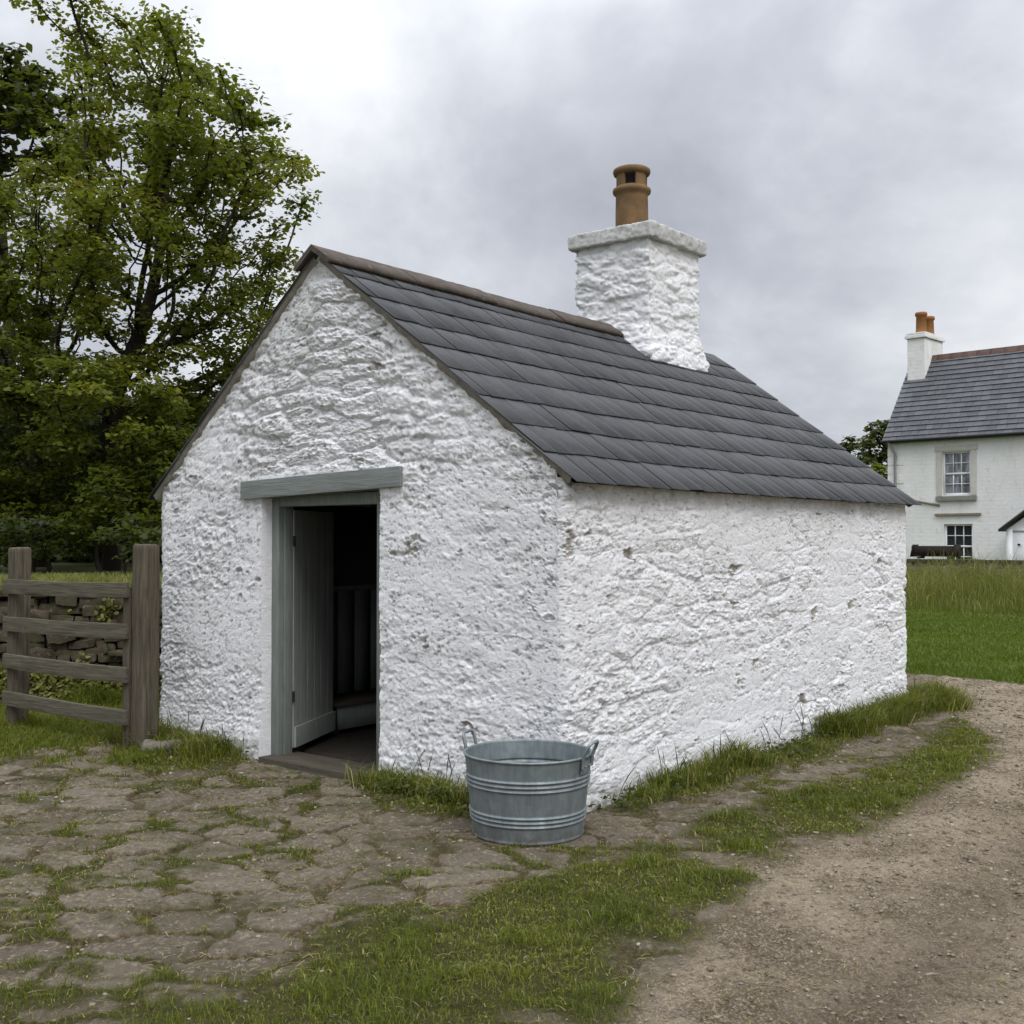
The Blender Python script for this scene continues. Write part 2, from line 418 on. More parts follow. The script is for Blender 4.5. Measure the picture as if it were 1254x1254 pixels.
def masks(x, y):
    n = fbm(x * 3.1, y * 3.1, None, 5, 4) - .5
    n2 = fbm(x * 9, y * 9, None, 41, 3) - .5
    nz = n * .42 + n2 * .16
    sd = poly_sd(P_MAIN, x, y)
    for P in (P_TWO, P_THREE, P_GABLE, P_DOOR): sd = np.maximum(sd, poly_sd(P, x, y))
    u, v = to_local(x, y)
    strip = np.minimum(.34 - u + .1 * n, np.minimum(v - .25, L + .35 - v)); strip = np.where(u < -.1, -1, strip)
    sd = np.maximum(sd, strip * .8)
    grass = sst(-.10, .16, sd + nz * .9)
    # bare hollows inside the strips
    bare = sst(.60, .70, fbm(x * 1.9 + 4, y * 1.9, None, 77, 3)); grass = grass * (1 - .75 * bare)
    # yard: moss and tufts between stones
    gr = sst(-.12, .12, poly_sd(P_GRAVEL, x, y) + nz * .5)
    tuft = sst(.525, .655, fbm(x * 1.9 + 9, y * 3.0, None, 91, 6, .66) + .11 * (1 - yard_stones(x, y)[0]) - .03 + .10 * sst(5.6, 3.4, y) * sst(-.2, -1.2, x)) * (1 - gr)
    grass = np.maximum(grass, tuft * .8 * sst(9.6, 7.2, y))
    # grass behind the fence
    back = (x + 3.64) * -.78 + (y - 8.12) * .62
    back = sst(-.10, .25, back + nz) * sst(-2.4, -2.9, x - (y - 8.7) * .9 * 0)
    grass = np.maximum(grass, back)
    lw = (x - LAWN_P[0]) * LAWN_N[0] + (y - LAWN_P[1]) * LAWN_N[1]
    lawn = sst(-.12, .12, lw + nz * .8) * np.where(x > -2, 1, 0)
    lawn = np.maximum(lawn, np.where((y > 11) & (x <= 3), 1, 0))
    far = sst(14, 16, np.hypot(x, y)) * (x < 0)
    lawn = np.maximum(lawn, far)
    gr = gr * (1 - lawn)
    return grass, gr, lawn

def yard_stones(x, y):
    wx = x + (fbm(x * 5, y * 5, None, 3, 4) - .5) * .20; wy = y + (fbm(x * 5, y * 5, None, 8, 4) - .5) * .16
    F1, F2, ID = worley(wx / .40, wy / .27, 13)
    edge = sst(.03, .22, F2 - F1)
    return edge, ID

def ground_z(x, y, full=False):
    grass, gr, lawn = masks(x, y)
    z = (fbm(x * .9, y * .9, None, 21, 3) - .5) * .05
    edge, ID = yard_stones(x, y)
    yard = (1 - gr) * (1 - lawn) * (1 - .8 * grass)
    z = z + yard * ((edge - .6) * .023 + (ID - .5) * .020)
    z = z + yard * ((fbm(x * 15, y * 24, None, 31, 4, .6) - .5) * .034 + sst(.5, .56, fbm(x * 6, y * 10, None, 34, 4, .6)) * .009)
    z = z + gr * ((fbm(x * 17, y * 24, None, 61, 4, .62) - .5) * .042 + sst(.5, .55, fbm(x * 9, y * 14, None, 64, 4, .6)) * .007 + (fbm(x * 3.5, y * 3.5, None, 62, 2) - .5) * .04)
    z = z + grass * (fbm(x * 6, y * 6, None, 33, 2)) * .03
    u, v = to_local(x, y)
    uw = u + .45 * (fbm(x * .7, y * .7, None, 95, 3) - .5)
    rut = gr * (np.exp(-((uw - 2.35) / .26) ** 2) + np.exp(-((uw - 3.85) / .28) ** 2)) * (.45 + .9 * fbm(x * 1.3, y * 1.3, None, 96, 3))
    z = z - .028 * rut
    # the floor of the house and doorway stay level
    ins = sst(.15, -.05, u) * sst(-W - .15, -W + .05, u) * sst(-.15, .05, v) * sst(L + .15, L - .05, v)
    z = z * (1 - ins) - .03 * ins
    z = z * (1 - sst(.48, .30, np.hypot(x - .085, y - 6.10)))      # trodden level under the tub
    fade = sst(60, 15, np.hypot(x, y)); z = z * fade
    z = z - .035 * sst(9, 7, y) * sst(0, -1.5, x) * sst(-.6, .1, -v)   # the yard dips a little at the door
    if full: return z, grass, gr, lawn, edge * yard, ID, rut
    return z

def build_ground():
    rows = []
    r = .4
    while r < 700:
        rows.append(r)
        r += max(.010, r * (.0034 if 2.8 < r < 15 else (.02 if r < 40 else .09))) if r > 2.8 else .2
    rows = np.array(rows)
    th = np.concatenate([np.linspace(-180, -42, 24, endpoint=False), np.linspace(-42, -30, 40, endpoint=False), np.linspace(-30, 30, 470, endpoint=False),
                         np.linspace(30, 42, 40, endpoint=False), np.linspace(42, 180, 24, endpoint=False)])
    th = np.radians(th)
    R, T = np.meshgrid(rows, th, indexing='ij')
    X, Y = R * np.sin(T), R * np.cos(T)
    x, y = X.ravel(), Y.ravel()
    z, grass, gr, lawn, st, ID, rut = ground_z(x, y, True)
    m, n = R.shape
    i = np.arange(m - 1)[:, None]; j = np.arange(n)[None]; j2 = (j + 1) % n
    F = np.stack([i * n + j, i * n + j2, (i + 1) * n + j2, (i + 1) * n + j], -1).reshape(-1, 4)
    g = Geo(); g.add(np.stack([x, y, z], -1), F, dict(grass=grass, gravel=gr, lawn=lawn, stone=st, tint=ID, rut=rut))
    c = np.array([[0, 0, 0.]]); first = np.arange(n)
    t = NT('ground')
    fine = t.noise(34, 6, .7); med = t.noise(4.5, 6, .62); sm = t.noise(11, 6, .7)
    grit = t.noise(80, 5, .75); patch = t.noise(1.7, 7, .68)
    earth = t.mix(t.ramp(med, [(.3, 0.), (.7, 1.)]), (.140, .102, .056), (.062, .046, .026))
    earth = t.mix(t.ramp(fine, [(.46, 0.), (.62, .85)]), earth, (.27, .215, .13))
    stone = t.mix(t.attr('tint'), (.192, .162, .122), (.310, .264, .204))
    stone = t.mix(t.ramp(sm, [(.46, 0.), (.66, .65)]), stone, (.120, .092, .060))
    stone = t.mix(t.ramp(fine, [(.53, 0.), (.62, .75)]), stone, (.44, .38, .29))
    stm = t.math('MULTIPLY', t.ramp(t.attr('stone'), [(.25, 0.), (.75, 1.)]), t.ramp(sm, [(.27, .0), (.52, 1.)]))
    c = t.mix(stm, earth, stone)
    moss = t.ramp(t.noise(2.3, 8, .72), [(.50, 0.), (.62, .8)])
    moss = t.math('MULTIPLY', moss, t.ramp(fine, [(.36, 0.), (.56, 1.)]))
    c = t.mix(t.math('MULTIPLY', moss, t.math('SUBTRACT', 1., t.attr('gravel'), True)), c, (.060, .066, .014))
    gravel = t.mix(t.ramp(patch, [(.40, 0.), (.56, 1.)]), (.165, .126, .080), (.37, .300, .212))
    gravel = t.mix(t.ramp(grit, [(.48, 0.), (.62, .8)]), gravel, (.55, .465, .35))
    gravel = t.mix(t.ramp(t.noise(19, 7, .78), [(.52, 0.), (.63, .8)]), gravel, (.078, .056, .033))
    gravel = t.mix(t.ramp(t.noise(3.1, 7, .7), [(.56, 0.), (.70, .55)]), gravel, (.100, .085, .034))
    gravel = t.mix(t.math('MULTIPLY', t.attr('rut'), .75, True), gravel, t.mix(t.ramp(grit, [(.45, 0.), (.62, 1.)]), (.105, .078, .050), (.235, .190, .135)))
    c = t.mix(t.attr('gravel'), c, gravel)
    under = t.mix(t.ramp(sm, [(.35, 0.), (.65, 1.)]), (.034, .042, .010), (.085, .078, .028))
    c = t.mix(t.math('MULTIPLY', t.attr('grass'), .9), c, under)
    lawn_c = t.mix(t.ramp(t.noise(.9, 6, .65), [(.35, 0.), (.65, 1.)]), (.060, .090, .012), (.090, .118, .018))
    c = t.mix(t.attr('lawn'), c, lawn_c)
    h = t.math('ADD', t.math('MULTIPLY', grit, 1.2), t.math('ADD', sm, fine))
    t.fin(c, .92, t.bump(h, .026, 1.), spec=.15)
    o = g.build('ground', t.m, None, True)
    tag(o, 'worn stone yard, gravel track and lawn around the white wash house', 'ground', kind='structure')
build_ground()

# ------------------------------------------------------------------ blades
def blades(g, x, y, z, h, wd, bend, tint, rng):
    n = len(x); a = rng.uniform(0, 2 * pi, n); la = rng.uniform(0, 2 * pi, n)
    dx, dy = np.cos(a) * wd / 2, np.sin(a) * wd / 2
    bx, by = np.cos(la) * bend, np.sin(la) * bend
    V = np.zeros((n, 5, 3))
    V[:, 0] = np.stack([x - dx, y - dy, z], -1); V[:, 1] = np.stack([x + dx, y + dy, z], -1)
    mx, my = x + bx * h * .3, y + by * h * .3; mz = z + h * .6
    V[:, 2] = np.stack([mx + dx * .8, my + dy * .8, mz], -1); V[:, 3] = np.stack([mx - dx * .8, my - dy * .8, mz], -1)
    V[:, 4] = np.stack([x + bx * h, y + by * h, z + h * np.clip(1.02 - .35 * bend, .35, 1)], -1)
    k = np.arange(n)[:, None] * 5
    b = g.n
    g.add(V.reshape(-1, 3), k + np.array([[0, 1, 2, 3]]), dict(tint=np.repeat(np.clip(tint, 0, 1), 5)))
    g.L.append((k + b + np.array([[3, 2, 4]])).ravel()); g.T.append(np.full(n, 3))

def sample(rng, n, x0, x1, y0, y1, dens):
    x = rng.uniform(x0, x1, n); y = rng.uniform(y0, y1, n)
    k = rng.random(n) < dens(x, y); return x[k], y[k]

def outside_house(x, y, pad=.0):
    u, v = to_local(x, y)
    return ~((u < pad) & (u > -W - pad) & (v > -pad) & (v < L + pad))

def build_grass():
    rng = np.random.default_rng(5)
    # short turf of the verge and yard
    g = Geo()
    def dens(x, y):
        gm, gr, lw = masks(x, y)
        return np.clip(gm, 0, 1) ** 1.3 * outside_house(x, y, -.02) * (np.hypot(x - .08, y - 6.12) > .27)
    x, y = sample(rng, 480000, -3.0, 4.2, 2.9, 9.9, dens)
    lod = np.clip(y / 4.5, .8, 2.)
    keep = rng.random(len(x)) < 1 / lod; x, y, lod = x[keep], y[keep], lod[keep]
    z = ground_z(x, y) - .004
    gm, _, _ = masks(x, y)
    cl = fbm(x * 5, y * 5, None, 70, 3); lush = sst(.45, .65, cl)
    h = (.010 + .034 * gm * (.35 + lush)) * rng.uniform(.6, 1.35, len(x))
    tint = .06 + .62 * fbm(x * 2.2, y * 2.2, None, 71, 4) + rng.normal(0, .10, len(x)) + .24 * (1 - lush) * rng.random(len(x)) + (rng.random(len(x)) < .07) * .5 + .30 * sst(.75, .25, gm) * rng.random(len(x))
    blades(g, x, y, z, h, .0034 * lod * rng.uniform(.7, 1.3, len(x)), rng.uniform(.2, 1.25, len(x)), tint, rng)
    # clover and small leaves matted between the blades
    k = rng.random(len(x)) < .10; k &= gm > .35; m = k.sum()
    leaves(g, np.stack([x[k], y[k], z[k] + .006 + .016 * rng.random(m)], -1), rng.normal(0, .45, (m, 3)) + [0, 0, 1], rng.uniform(.004, .0095, m) * np.clip(y[k] / 5, .8, 1.5), tint[k] * .9, rng)
    tag(g.build('verge_grass', M_GRASS), 'short tufted grass creeping over the yard stones and verge', 'grass', kind='stuff')
    # grass in front of the stone wall, beyond the fence
    g = Geo()
    x, y = sample(rng, 110000, -6.5, -2.2, 7.9, 11, lambda x, y: masks(x, y)[0] * outside_house(x, y, -.02) * (x < -2.5))
    h = rng.uniform(.03, .075, len(x)) * (1 + 1.6 * sst(.55, .75, fbm(x * 2, y * 2, None, 14, 3))) * (1 + 1.2 * sst(9.9, 10.4, y + .1 * x))
    tint = .22 + .4 * fbm(x * 2, y * 2, None, 15, 3) + rng.normal(0, .1, len(x))
    blades(g, x, y, ground_z(x, y) - .004, h, .0075 * rng.uniform(.7, 1.3, len(x)), rng.uniform(.2, 1.0, len(x)), tint, rng)
    tag(g.build('paddock_grass', M_GRASS), 'lush grass between the wooden fence and the dry stone wall', 'grass', kind='stuff')
    # tall tufts along the foot of the walls
    g = Geo()
    def tufts(us, vs, n, hmin, hmax, spread, straw=.1):
        for u0, v0 in zip(us, vs):
            k = int(n * rng.uniform(.5, 1.4)); H = rng.uniform(hmin, hmax)
            u = u0 + rng.normal(0, spread, k); v = v0 + rng.normal(0, spread, k)
            x, y = to_world(u, v); ok = outside_house(x, y, .02); x, y = x[ok], y[ok]; k = len(x)
            h = H * rng.uniform(.45, 1.15, k)
            tint = rng.uniform(.18, .68) + rng.normal(0, .12, k) + (rng.random(k) < straw) * .5
            blades(g, x, y, ground_z(x, y) - .01, h, .0068 * rng.uniform(.6, 1.3, k), rng.uniform(.3, 1.3, k), tint, rng)
    v = np.concatenate([rng.uniform(.45, L + .2, 120), rng.uniform(L * .5, L + .25, 120)])
    v = v[fbm(v * 1.6, 0 * v, None, 47, 3) + .10 * (v > L * .6) > .44]
    tufts(np.abs(rng.normal(.07, .09, len(v))) + .03, v, 75, .08, .27, .055)
    v = rng.uniform(.5, L + .3, 90); tufts(rng.uniform(.1, .36, 90), v, 34, .04, .10, .055)
    tufts(rng.uniform(-.05, .40, 22), rng.uniform(L - .2, L + .40, 22), 90, .16, .34, .07)
    u = rng.uniform(-1.5, -.35, 60); tufts(u, -np.abs(rng.normal(.07, .07, 60)) - .03, 60, .07, .20, .05, .15)
    u = rng.uniform(-4.05, -2.85, 60); tufts(u, -np.abs(rng.normal(.10, .10, 60)) - .03, 60, .08, .21, .06, .14)
    u = rng.uniform(-4.35, -3.75, 22); tufts(u, rng.uniform(-.55, -.15, 22), 55, .05, .12, .07, .12)
    tufts(rng.uniform(-4.0, -3.0, 46), rng.uniform(-.32, -.04, 46), 80, .12, .28, .055, .14)
    tag(g.build('wall_foot_grass', M_GRASS), 'taller unmown grass tufts along the foot of the white walls', 'grass', kind='stuff')
    # broad-leaved weeds and seed stalks
    g = Geo(); st = Geo()
    spots = [(rng.uniform(-1.45, -.45), -rng.uniform(.05, .3)) for _ in range(60)] + [(rng.uniform(-4.1, -2.8), -rng.uniform(.03, .2)) for _ in range(26)] \
        + [(rng.uniform(.04, .30), rng.uniform(.15, 2.6)) for _ in range(70)] + [(rng.uniform(.04, .2), rng.uniform(2.6, L)) for _ in range(40)]
    P = []; NRM = []; S = []; TI = []
    for u0, v0 in spots:
        x0, y0 = to_world(u0, v0); k = rng.integers(8, 22); H = rng.uniform(.04, .11)
        px = x0 + rng.normal(0, .045, k); py = y0 + rng.normal(0, .045, k); pz = rng.uniform(.01, H, k)
        ok = outside_house(px, py, .02)
        P.append(np.stack([px, py, pz], -1)[ok]); k = ok.sum()
        NRM.append(rng.normal(0, .6, (k, 3)) + [0, 0, 1]); S.append(rng.uniform(.008, .020, k)); TI.append(np.clip(rng.uniform(.3, .9) + rng.normal(0, .15, k), 0, 1))
    leaves(g, np.concatenate(P), np.concatenate(NRM), np.concatenate(S), np.concatenate(TI), rng)
    for _ in range(70):
        if rng.random() < .72: u0, v0 = rng.uniform(.03, .22), rng.uniform(.3, L + .2)
        elif rng.random() < .5: u0, v0 = rng.uniform(-4., -2.8), -rng.uniform(.03, .1)
        else: u0, v0 = rng.uniform(-1.45, -.6), -rng.uniform(.03, .1)
        x0, y0 = to_world(u0, v0); h = rng.uniform(.12, .30); b = rng.normal(0, .25, 2) * h
        t = np.linspace(0, 1, 5)[:, None]
        pts = np.concatenate([np.array([[x0, y0]]) + b * t ** 2, h * t], 1)
        b0 = g.n; g.tube(pts, np.array([.0016, .0015, .0014, .0034, .0012]), 5)
        g.A['tint'].append(np.full(g.n - b0, rng.uniform(.2, .9)))
    tag(g.build('wall_foot_weeds', M_WEED), 'dark broad-leaved weeds and seed stalks against the white walls', 'weeds', kind='stuff')
    # lawn beyond the track
    g = Geo()
    def dl(x, y): return masks(x, y)[2] * np.clip(15 / y, .2, 1) * ((np.abs(x) / y < .55))
    x, y = sample(rng, 230000, 3.2, 16, 10.5, 27, lambda x, y: dl(x, y))
    h = rng.uniform(.035, .08, len(x)) * (1 + .8 * sst(.5, .7, fbm(x, y, None, 19, 3)))
    tint = -.05 + .9 * fbm(x * .8, y * .8, None, 18, 5, .6) + rng.normal(0, .12, len(x))
    blades(g, x, y, ground_z(x, y) - .005, h, .0011 * y * rng.uniform(.6, 1.2, len(x)), rng.uniform(.2, .9, len(x)), tint, rng)
    tag(g.build('lawn_grass', M_LAWN), 'mown green lawn beyond the gravel track', 'grass', kind='stuff')
    g = Geo()
    def dt(x, y):
        d = (x - 8.5) * .695 + (y - 26.0) * .72
        return sst(-3.6, 3.2, d + 5.5 * (fbm(x * .7, y * .7, None, 9, 5, .6) - .5) * 2) * (d < 5.6)
    x, y = sample(rng, 120000, 5, 30, 14, 35, dt)
    h = rng.uniform(.50, 1.40, len(x)) * (.10 + .90 * sst(-3.0, 5.2, (x - 8.5) * .695 + (y - 26.0) * .72)) * (.65 + .8 * fbm(x * .7, y * .7, None, 29, 3))
    tint = -.22 + .95 * fbm(x * .9, y * .9, None, 28, 5, .6) + .25 * h + rng.normal(0, .14, len(x))
    blades(g, x, y, 0 * x - .01, h, .020 * rng.uniform(.5, 1.2, len(x)), rng.uniform(.1, .7, len(x)), tint, rng)
    tag(g.build('tall_meadow_grass', M_TALL), 'long unmown grass in front of the low garden wall', 'grass', kind='stuff')

# ------------------------------------------------------------------ leaves and trees
def leaves(g, P, Nn, size, tint, rng, aspect=.8, n6=True):
    n = len(P)
    Nn = Nn / (np.linalg.norm(Nn, axis=1)[:, None] + 1e-9)
    a = rng.normal(0, 1, (n, 3)); A = np.cross(Nn, a); A /= np.linalg.norm(A, axis=1)[:, None] + 1e-9
    B = np.cross(Nn, A)
    s = size[:, None]
    T = [(-1, 0, 0), (-.35, -.85, -.12), (.25, -.62, -.10), (1.05, 0, -.22), (.25, .62, -.10), (-.35, .85, -.12)]
    V = np.stack([P + s * (t[0] * A + t[1] * aspect * B + t[2] * Nn) for t in T], 1)
    k = np.arange(n)[:, None] * 6
    b = g.n
    g.add(V.reshape(-1, 3), k + np.array([[0, 1, 2, 3]]), dict(tint=np.repeat(np.clip(tint, 0, 1), 6)))
    g.L.append((k + b + np.array([[0, 3, 4, 5]])).ravel()); g.T.append(np.full(n, 4))

def fill_crown(rng, lobes, dens):
    out = []
    for (cx, cy, cz, rx, ry, rz, k) in lobes:
        n = int(dens * k * rx * ry * rz * 4.19)
        d = rng.normal(0, 1, (n, 3)); d /= np.linalg.norm(d, axis=1)[:, None]
        r = rng.random(n) ** (1 / 2.4)
        out.append(np.array([cx, cy, cz]) + d * r[:, None] * np.array([rx, ry, rz]))
    return np.concatenate(out)

def grow(rng, trunk, attr, step=.28, infl=1.6, kill=.5, maxit=160):
    """space colonisation: the limbs reach for the points of the crown"""
    nodes = [np.array(p, float) for p in trunk]; par = [-1] + list(range(len(trunk) - 1))
    A = attr.copy(); Nd = np.array(nodes)
    D = np.linalg.norm(A[:, None] - Nd[None], axis=2); near = D.argmin(1); dist = D.min(1)
    for it in range(maxit):
        if len(A) == 0: break
        rad = infl if it > 25 else 6.
        act = dist < rad
        if not act.any(): break
        idx = near[act]; vec = A[act] - Nd[idx]; vec /= np.linalg.norm(vec, axis=1)[:, None] + 1e-9
        acc = np.zeros_like(Nd); np.add.at(acc, idx, vec)
        src = np.unique(idx); dirs = acc[src] + rng.normal(0, .22, (len(src), 3)) + [0, 0, .10]
        dirs /= np.linalg.norm(dirs, axis=1)[:, None] + 1e-9
        new = Nd[src] + dirs * step
        b = len(Nd); Nd = np.concatenate([Nd, new]); par += list(src)
        D = np.linalg.norm(A[:, None] - new[None], axis=2); dm = D.min(1); da = D.argmin(1) + b
        up = dm < dist; dist = np.where(up, dm, dist); near = np.where(up, da, near)
        keep = dist > kill; A, dist, near = A[keep], dist[keep], near[keep]
        if len(Nd) > 9000: break
    return Nd, np.array(par)

def tree(name, label, group, base, trunk_h, trunk_r, lobes, rng, leafmat, leaf=.085, per=16, spread=.28, attr_d=9., lean=(0, 0), tint0=.45, step=.28, kill=.5, tipr=.010, levels=3, bark=True):
    base = np.array(base, float)
    t = np.linspace(0, 1, max(3, int(trunk_h / step)))[:, None]
    trunk = base + np.concatenate([t * np.array([lean]) + .06 * np.sin(t * 5 + rng.random()) * [[1, .6]], t * trunk_h], 1)
    att = fill_crown(rng, lobes, attr_d)
    Nd, par = grow(rng, trunk, att, step, step * 6, kill)
    n = len(Nd); ch = np.zeros(n, int); np.add.at(ch, par[par >= 0], 1)
    r = np.zeros(n); acc = np.zeros(n)
    for i in range(n - 1, -1, -1):
        r[i] = tipr if acc[i] == 0 else acc[i] ** (1 / 2.15)
        if par[i] >= 0: acc[par[i]] += r[i] ** 2.15
    r *= min(1.6, max(.3, trunk_r / r[0])) if r[0] > 0 else 1
    r[:len(trunk)] = np.maximum(r[:len(trunk)], trunk_r * np.linspace(1.15, .8, len(trunk)))
    gt = Geo()
    k = np.nonzero(par >= 0)[0]; m = 6; P1, P0 = Nd[k], Nd[par[k]]; r1, r0 = r[k], np.minimum(r[par[k]], r[k] * 1.25)
    T = P1 - P0; T /= np.linalg.norm(T, axis=1)[:, None] + 1e-9
    A = np.cross(T, [.31, .17, .2]); A /= np.linalg.norm(A, axis=1)[:, None] + 1e-9; B = np.cross(T, A)
    th = np.arange(m) * 2 * pi / m
    c = np.cos(th)[None, :, None] * A[:, None] + np.sin(th)[None, :, None] * B[:, None]
    V = np.concatenate([P0[:, None] + r0[:, None, None] * c, P1[:, None] + r1[:, None, None] * c], 1)
    j = np.arange(m); F = np.stack([j, (j + 1) % m, m + (j + 1) % m, m + j], -1)
    gt.add(V.reshape(-1, 3), (np.arange(len(k))[:, None, None] * 2 * m + F[None]).reshape(-1, 4))
    # leaf sprays round the twig ends
    lev = np.full(n, 99); lev[ch == 0] = 0
    for i in range(n - 1, 0, -1):
        lev[par[i]] = min(lev[par[i]], lev[i] + 1)
    tw = np.nonzero((lev < levels) & (np.arange(n) >= len(trunk)))[0]
    q = np.repeat(tw, per); off = rng.normal(0, 1, (len(q), 3)); off /= np.linalg.norm(off, axis=1)[:, None]
    P = Nd[q] + off * (rng.random(len(q)) ** .6 * spread)[:, None] * [1.15, 1.15, .42]
    Nn = off * .35 + rng.normal(0, .42, (len(q), 3)) + [0, 0, .95]
    nt_ = rng.normal(0, .10, n); clump = fbm(P[:, 0] * .9, P[:, 1] * .9, P[:, 2] * .9, 3, 3)
    tint = tint0 + (clump - .5) * 1.3 + nt_[q] + rng.normal(0, .09, len(q))
    gl = Geo(); leaves(gl, P, Nn, leaf * rng.uniform(.6, 1.25, len(q)), tint, rng)
    root = empty(name, tuple(base)); tag(root, label, 'tree' if 'shrub' not in name else 'shrub', group)
    for o in (gt.build('trunk' if 'shrub' not in name else 'stems', M_BARK, root, True), gl.build('crown' if 'shrub' not in name else 'foliage', leafmat, root)):
        o.data.transform(__import__('mathutils').Matrix.Translation(-Vector(base)))
    return root

def px(x, y, Y):     # a photo point at depth Y, in metres
    k = Y / F_PX
    return (x - 627) * k, Y, CAM_H + (HZ - y) * k
def lobes_at(Y, L_, ry, jit=0.):
    out = []
    for (cx, cy, rx, rz, k) in L_:
        X, _, Z = px(cx, cy, Y); s = Y / F_PX
        out.append((X, Y + jit * ((cx * 7 + cy * 3) % 11 - 5) / 5, Z, rx * s, ry, rz * s, k))
    return out

def build_trees():
    rng = np.random.default_rng(21)
    G = 'trees behind the dry stone wall'
    Y = 19.
    tree('sycamore_tree', 'tall open sycamore with yellow-green leaves leaning over the wash house roof', G, (px(135, 690, Y)[0], Y, 1.0), 3.0, .185,
         lobes_at(Y, [(135, 40, 85, 75, .8), (205, 130, 80, 72, 1.1), (268, 215, 66, 66, 1.2), (262, 315, 70, 62, 1.2), (145, 200, 115, 90, 1.2), (225, 420, 105, 90, 1.1), (185, 320, 105, 80, 1.), (130, 420, 90, 70, .9), (165, 495, 100, 50, .8), (60, 480, 70, 50, .9), (300, 175, 46, 48, 1.), (262, 122, 42, 42, .8), (322, 132, 22, 18, 1.4), (348, 196, 22, 22, 1.4), (338, 246, 26, 20, 1.4), (325, 290, 36, 20, 1.6), (300, 350, 34, 30, 1.2), (272, 420, 40, 45, 1.), (222, 42, 26, 20, 1.3), (70, 22, 34, 26, 1.2), (110, -10, 40, 30, 1.)], 2.2, 1.2) + lobes_at(17.2, [(120, 470, 80, 48, 1.1), (165, 540, 90, 46, 1.1), (80, 540, 70, 44, 1.1)], .9),
         rng, M_LEAF, .052, 56, .36, 16., (.1, 0), .50, .22, .37, .008)
    Y = 20.5
    tree('sycamore_tree', 'sycamore with a slim trunk left of the tall open one, above the fence post', G, (px(45, 690, Y)[0], Y, 1.0), 3.6, .125,
         lobes_at(Y, [(25, 265, 100, 60, 1.), (-60, 340, 120, 120, .7), (45, 330, 90, 80, 1.), (10, 440, 110, 70, 1.), (-50, 260, 100, 60, .8), (60, 310, 60, 60, .7), (20, 500, 90, 50, .9), (80, 400, 70, 60, .6)], 2.2, 1.),
         rng, M_LEAF, .052, 60, .36, 15., (-.1, .1), .45, .22, .37, .008)
    Y = 27.
    tree('beech_tree', 'dense dark green tree behind the yellow-green sycamore crown', G, (px(10, 640, Y)[0], Y, 1.0), 5.5, .26,
         lobes_at(Y, [(30, 130, 75, 62, 1.4), (-60, 140, 100, 90, 1.2), (60, 180, 50, 40, 1.4), (10, 90, 50, 42, 1.4)], 2.2, .5),
         rng, M_LEAFD, .10, 34, .36, 8., (0, 0), .38, .28, .42, .010)
    S = 'shrubs under the trees'
    specs = [('leafy shrub directly under the sycamore, right of its trunk', 17.5, (215, 650), [(215, 570, 66, 80, 1), (245, 620, 55, 60, 1), (185, 625, 40, 50, 1)], .56, M_LEAFM),
             ('broad green shrub left of the tall sycamore trunk', 18.5, (40, 660), [(50, 600, 80, 85, 1), (0, 620, 70, 70, 1), (85, 560, 45, 50, 1)], .52, M_LEAFM),
             ('dark shrub in the shade between the two trunks', 21.5, (120, 660), [(120, 590, 85, 100, 1.1), (160, 550, 70, 60, 1.1), (60, 540, 70, 50, 1.)], .22, M_LEAFD),
             ('bright yellow-green shrub close to the roof edge of the wash house', 20., (190, 640), [(195, 520, 60, 42, 1), (250, 540, 60, 60, 1)], .72, M_LEAFM),
             ('shrub at the far left, half out of the photo', 18., (-70, 660), [(-60, 580, 90, 95, 1)], .5, M_LEAFM),
             ('mid green shrub half hiding the foot of the tall sycamore trunk', 16.8, (120, 670), [(135, 610, 46, 46, 1), (85, 640, 40, 36, 1)], .5, M_LEAFM),
             ('low dark shrub at the top of the stone wall by the gate post', 15.5, (150, 690), [(165, 660, 45, 30, 1), (215, 655, 40, 36, 1)], .34, M_LEAFD),
             ('low ragged shrub behind the left fence post', 16.5, (60, 690), [(50, 655, 60, 36, 1), (-10, 660, 50, 36, 1)], .40, M_LEAFD)]
    for i, (lab, Y, b, lb, ti, mat) in enumerate(specs):
        tree('leafy_shrub', lab, S, (px(b[0], 690, Y)[0], Y, 1.0), .5, .04, lobes_at(Y, lb, 1.1), rng, mat, .048, 34, .24, 36., (0, 0), ti, .17, .25, .005, 4)
    # a clipped-back field hedge closes the view below the crowns
    g = Geo(); n = 60000
    x = rng.uniform(-21, 3, n); top = 3.5 + 2.2 * fbm(x * .7, 0 * x, None, 4, 5, .7); z = 1 + (top - 1) * rng.random(n) ** .8
    y = 25 + rng.normal(0, .5, n) + .5 * (fbm(x * .8, z * .8, None, 6, 3) - .5)
    leaves(g, np.stack([x, y, z], -1), rng.normal(0, .6, (n, 3)) + [0, -.6, .6], rng.uniform(.08, .16, n), .25 + .5 * (fbm(x * .9, z * .9, None, 7, 3) - .4) + rng.normal(0, .1, n), rng)
    h = empty('field_hedge', (-9, 25, 1)); tag(h, 'dark overgrown hedge closing the view behind the trees', 'hedge')
    o = g.build('foliage', M_LEAFD, h); o.data.transform(__import__('mathutils').Matrix.Translation((9, -25, -1)))
    g = Geo()
    for k in range(60):
        xx = rng.uniform(-21, 3) + 9; g.tube([(xx, rng.normal(0, .3), -.3), (xx + rng.normal(0, .3), rng.normal(0, .3), 1.2), (xx + rng.normal(0, .6), rng.normal(0, .3), 2.6)], np.array([.07, .05, .02]), 6)
    g.tube([(-12, 0, -.25), (0, .1, -.25), (12, 0, -.25)], .25, 6)
    g.build('stems', M_BARK, h, True)
    # right: trees between the roof and the farmhouse
    G2 = 'far trees between the wash house roof and the farmhouse'
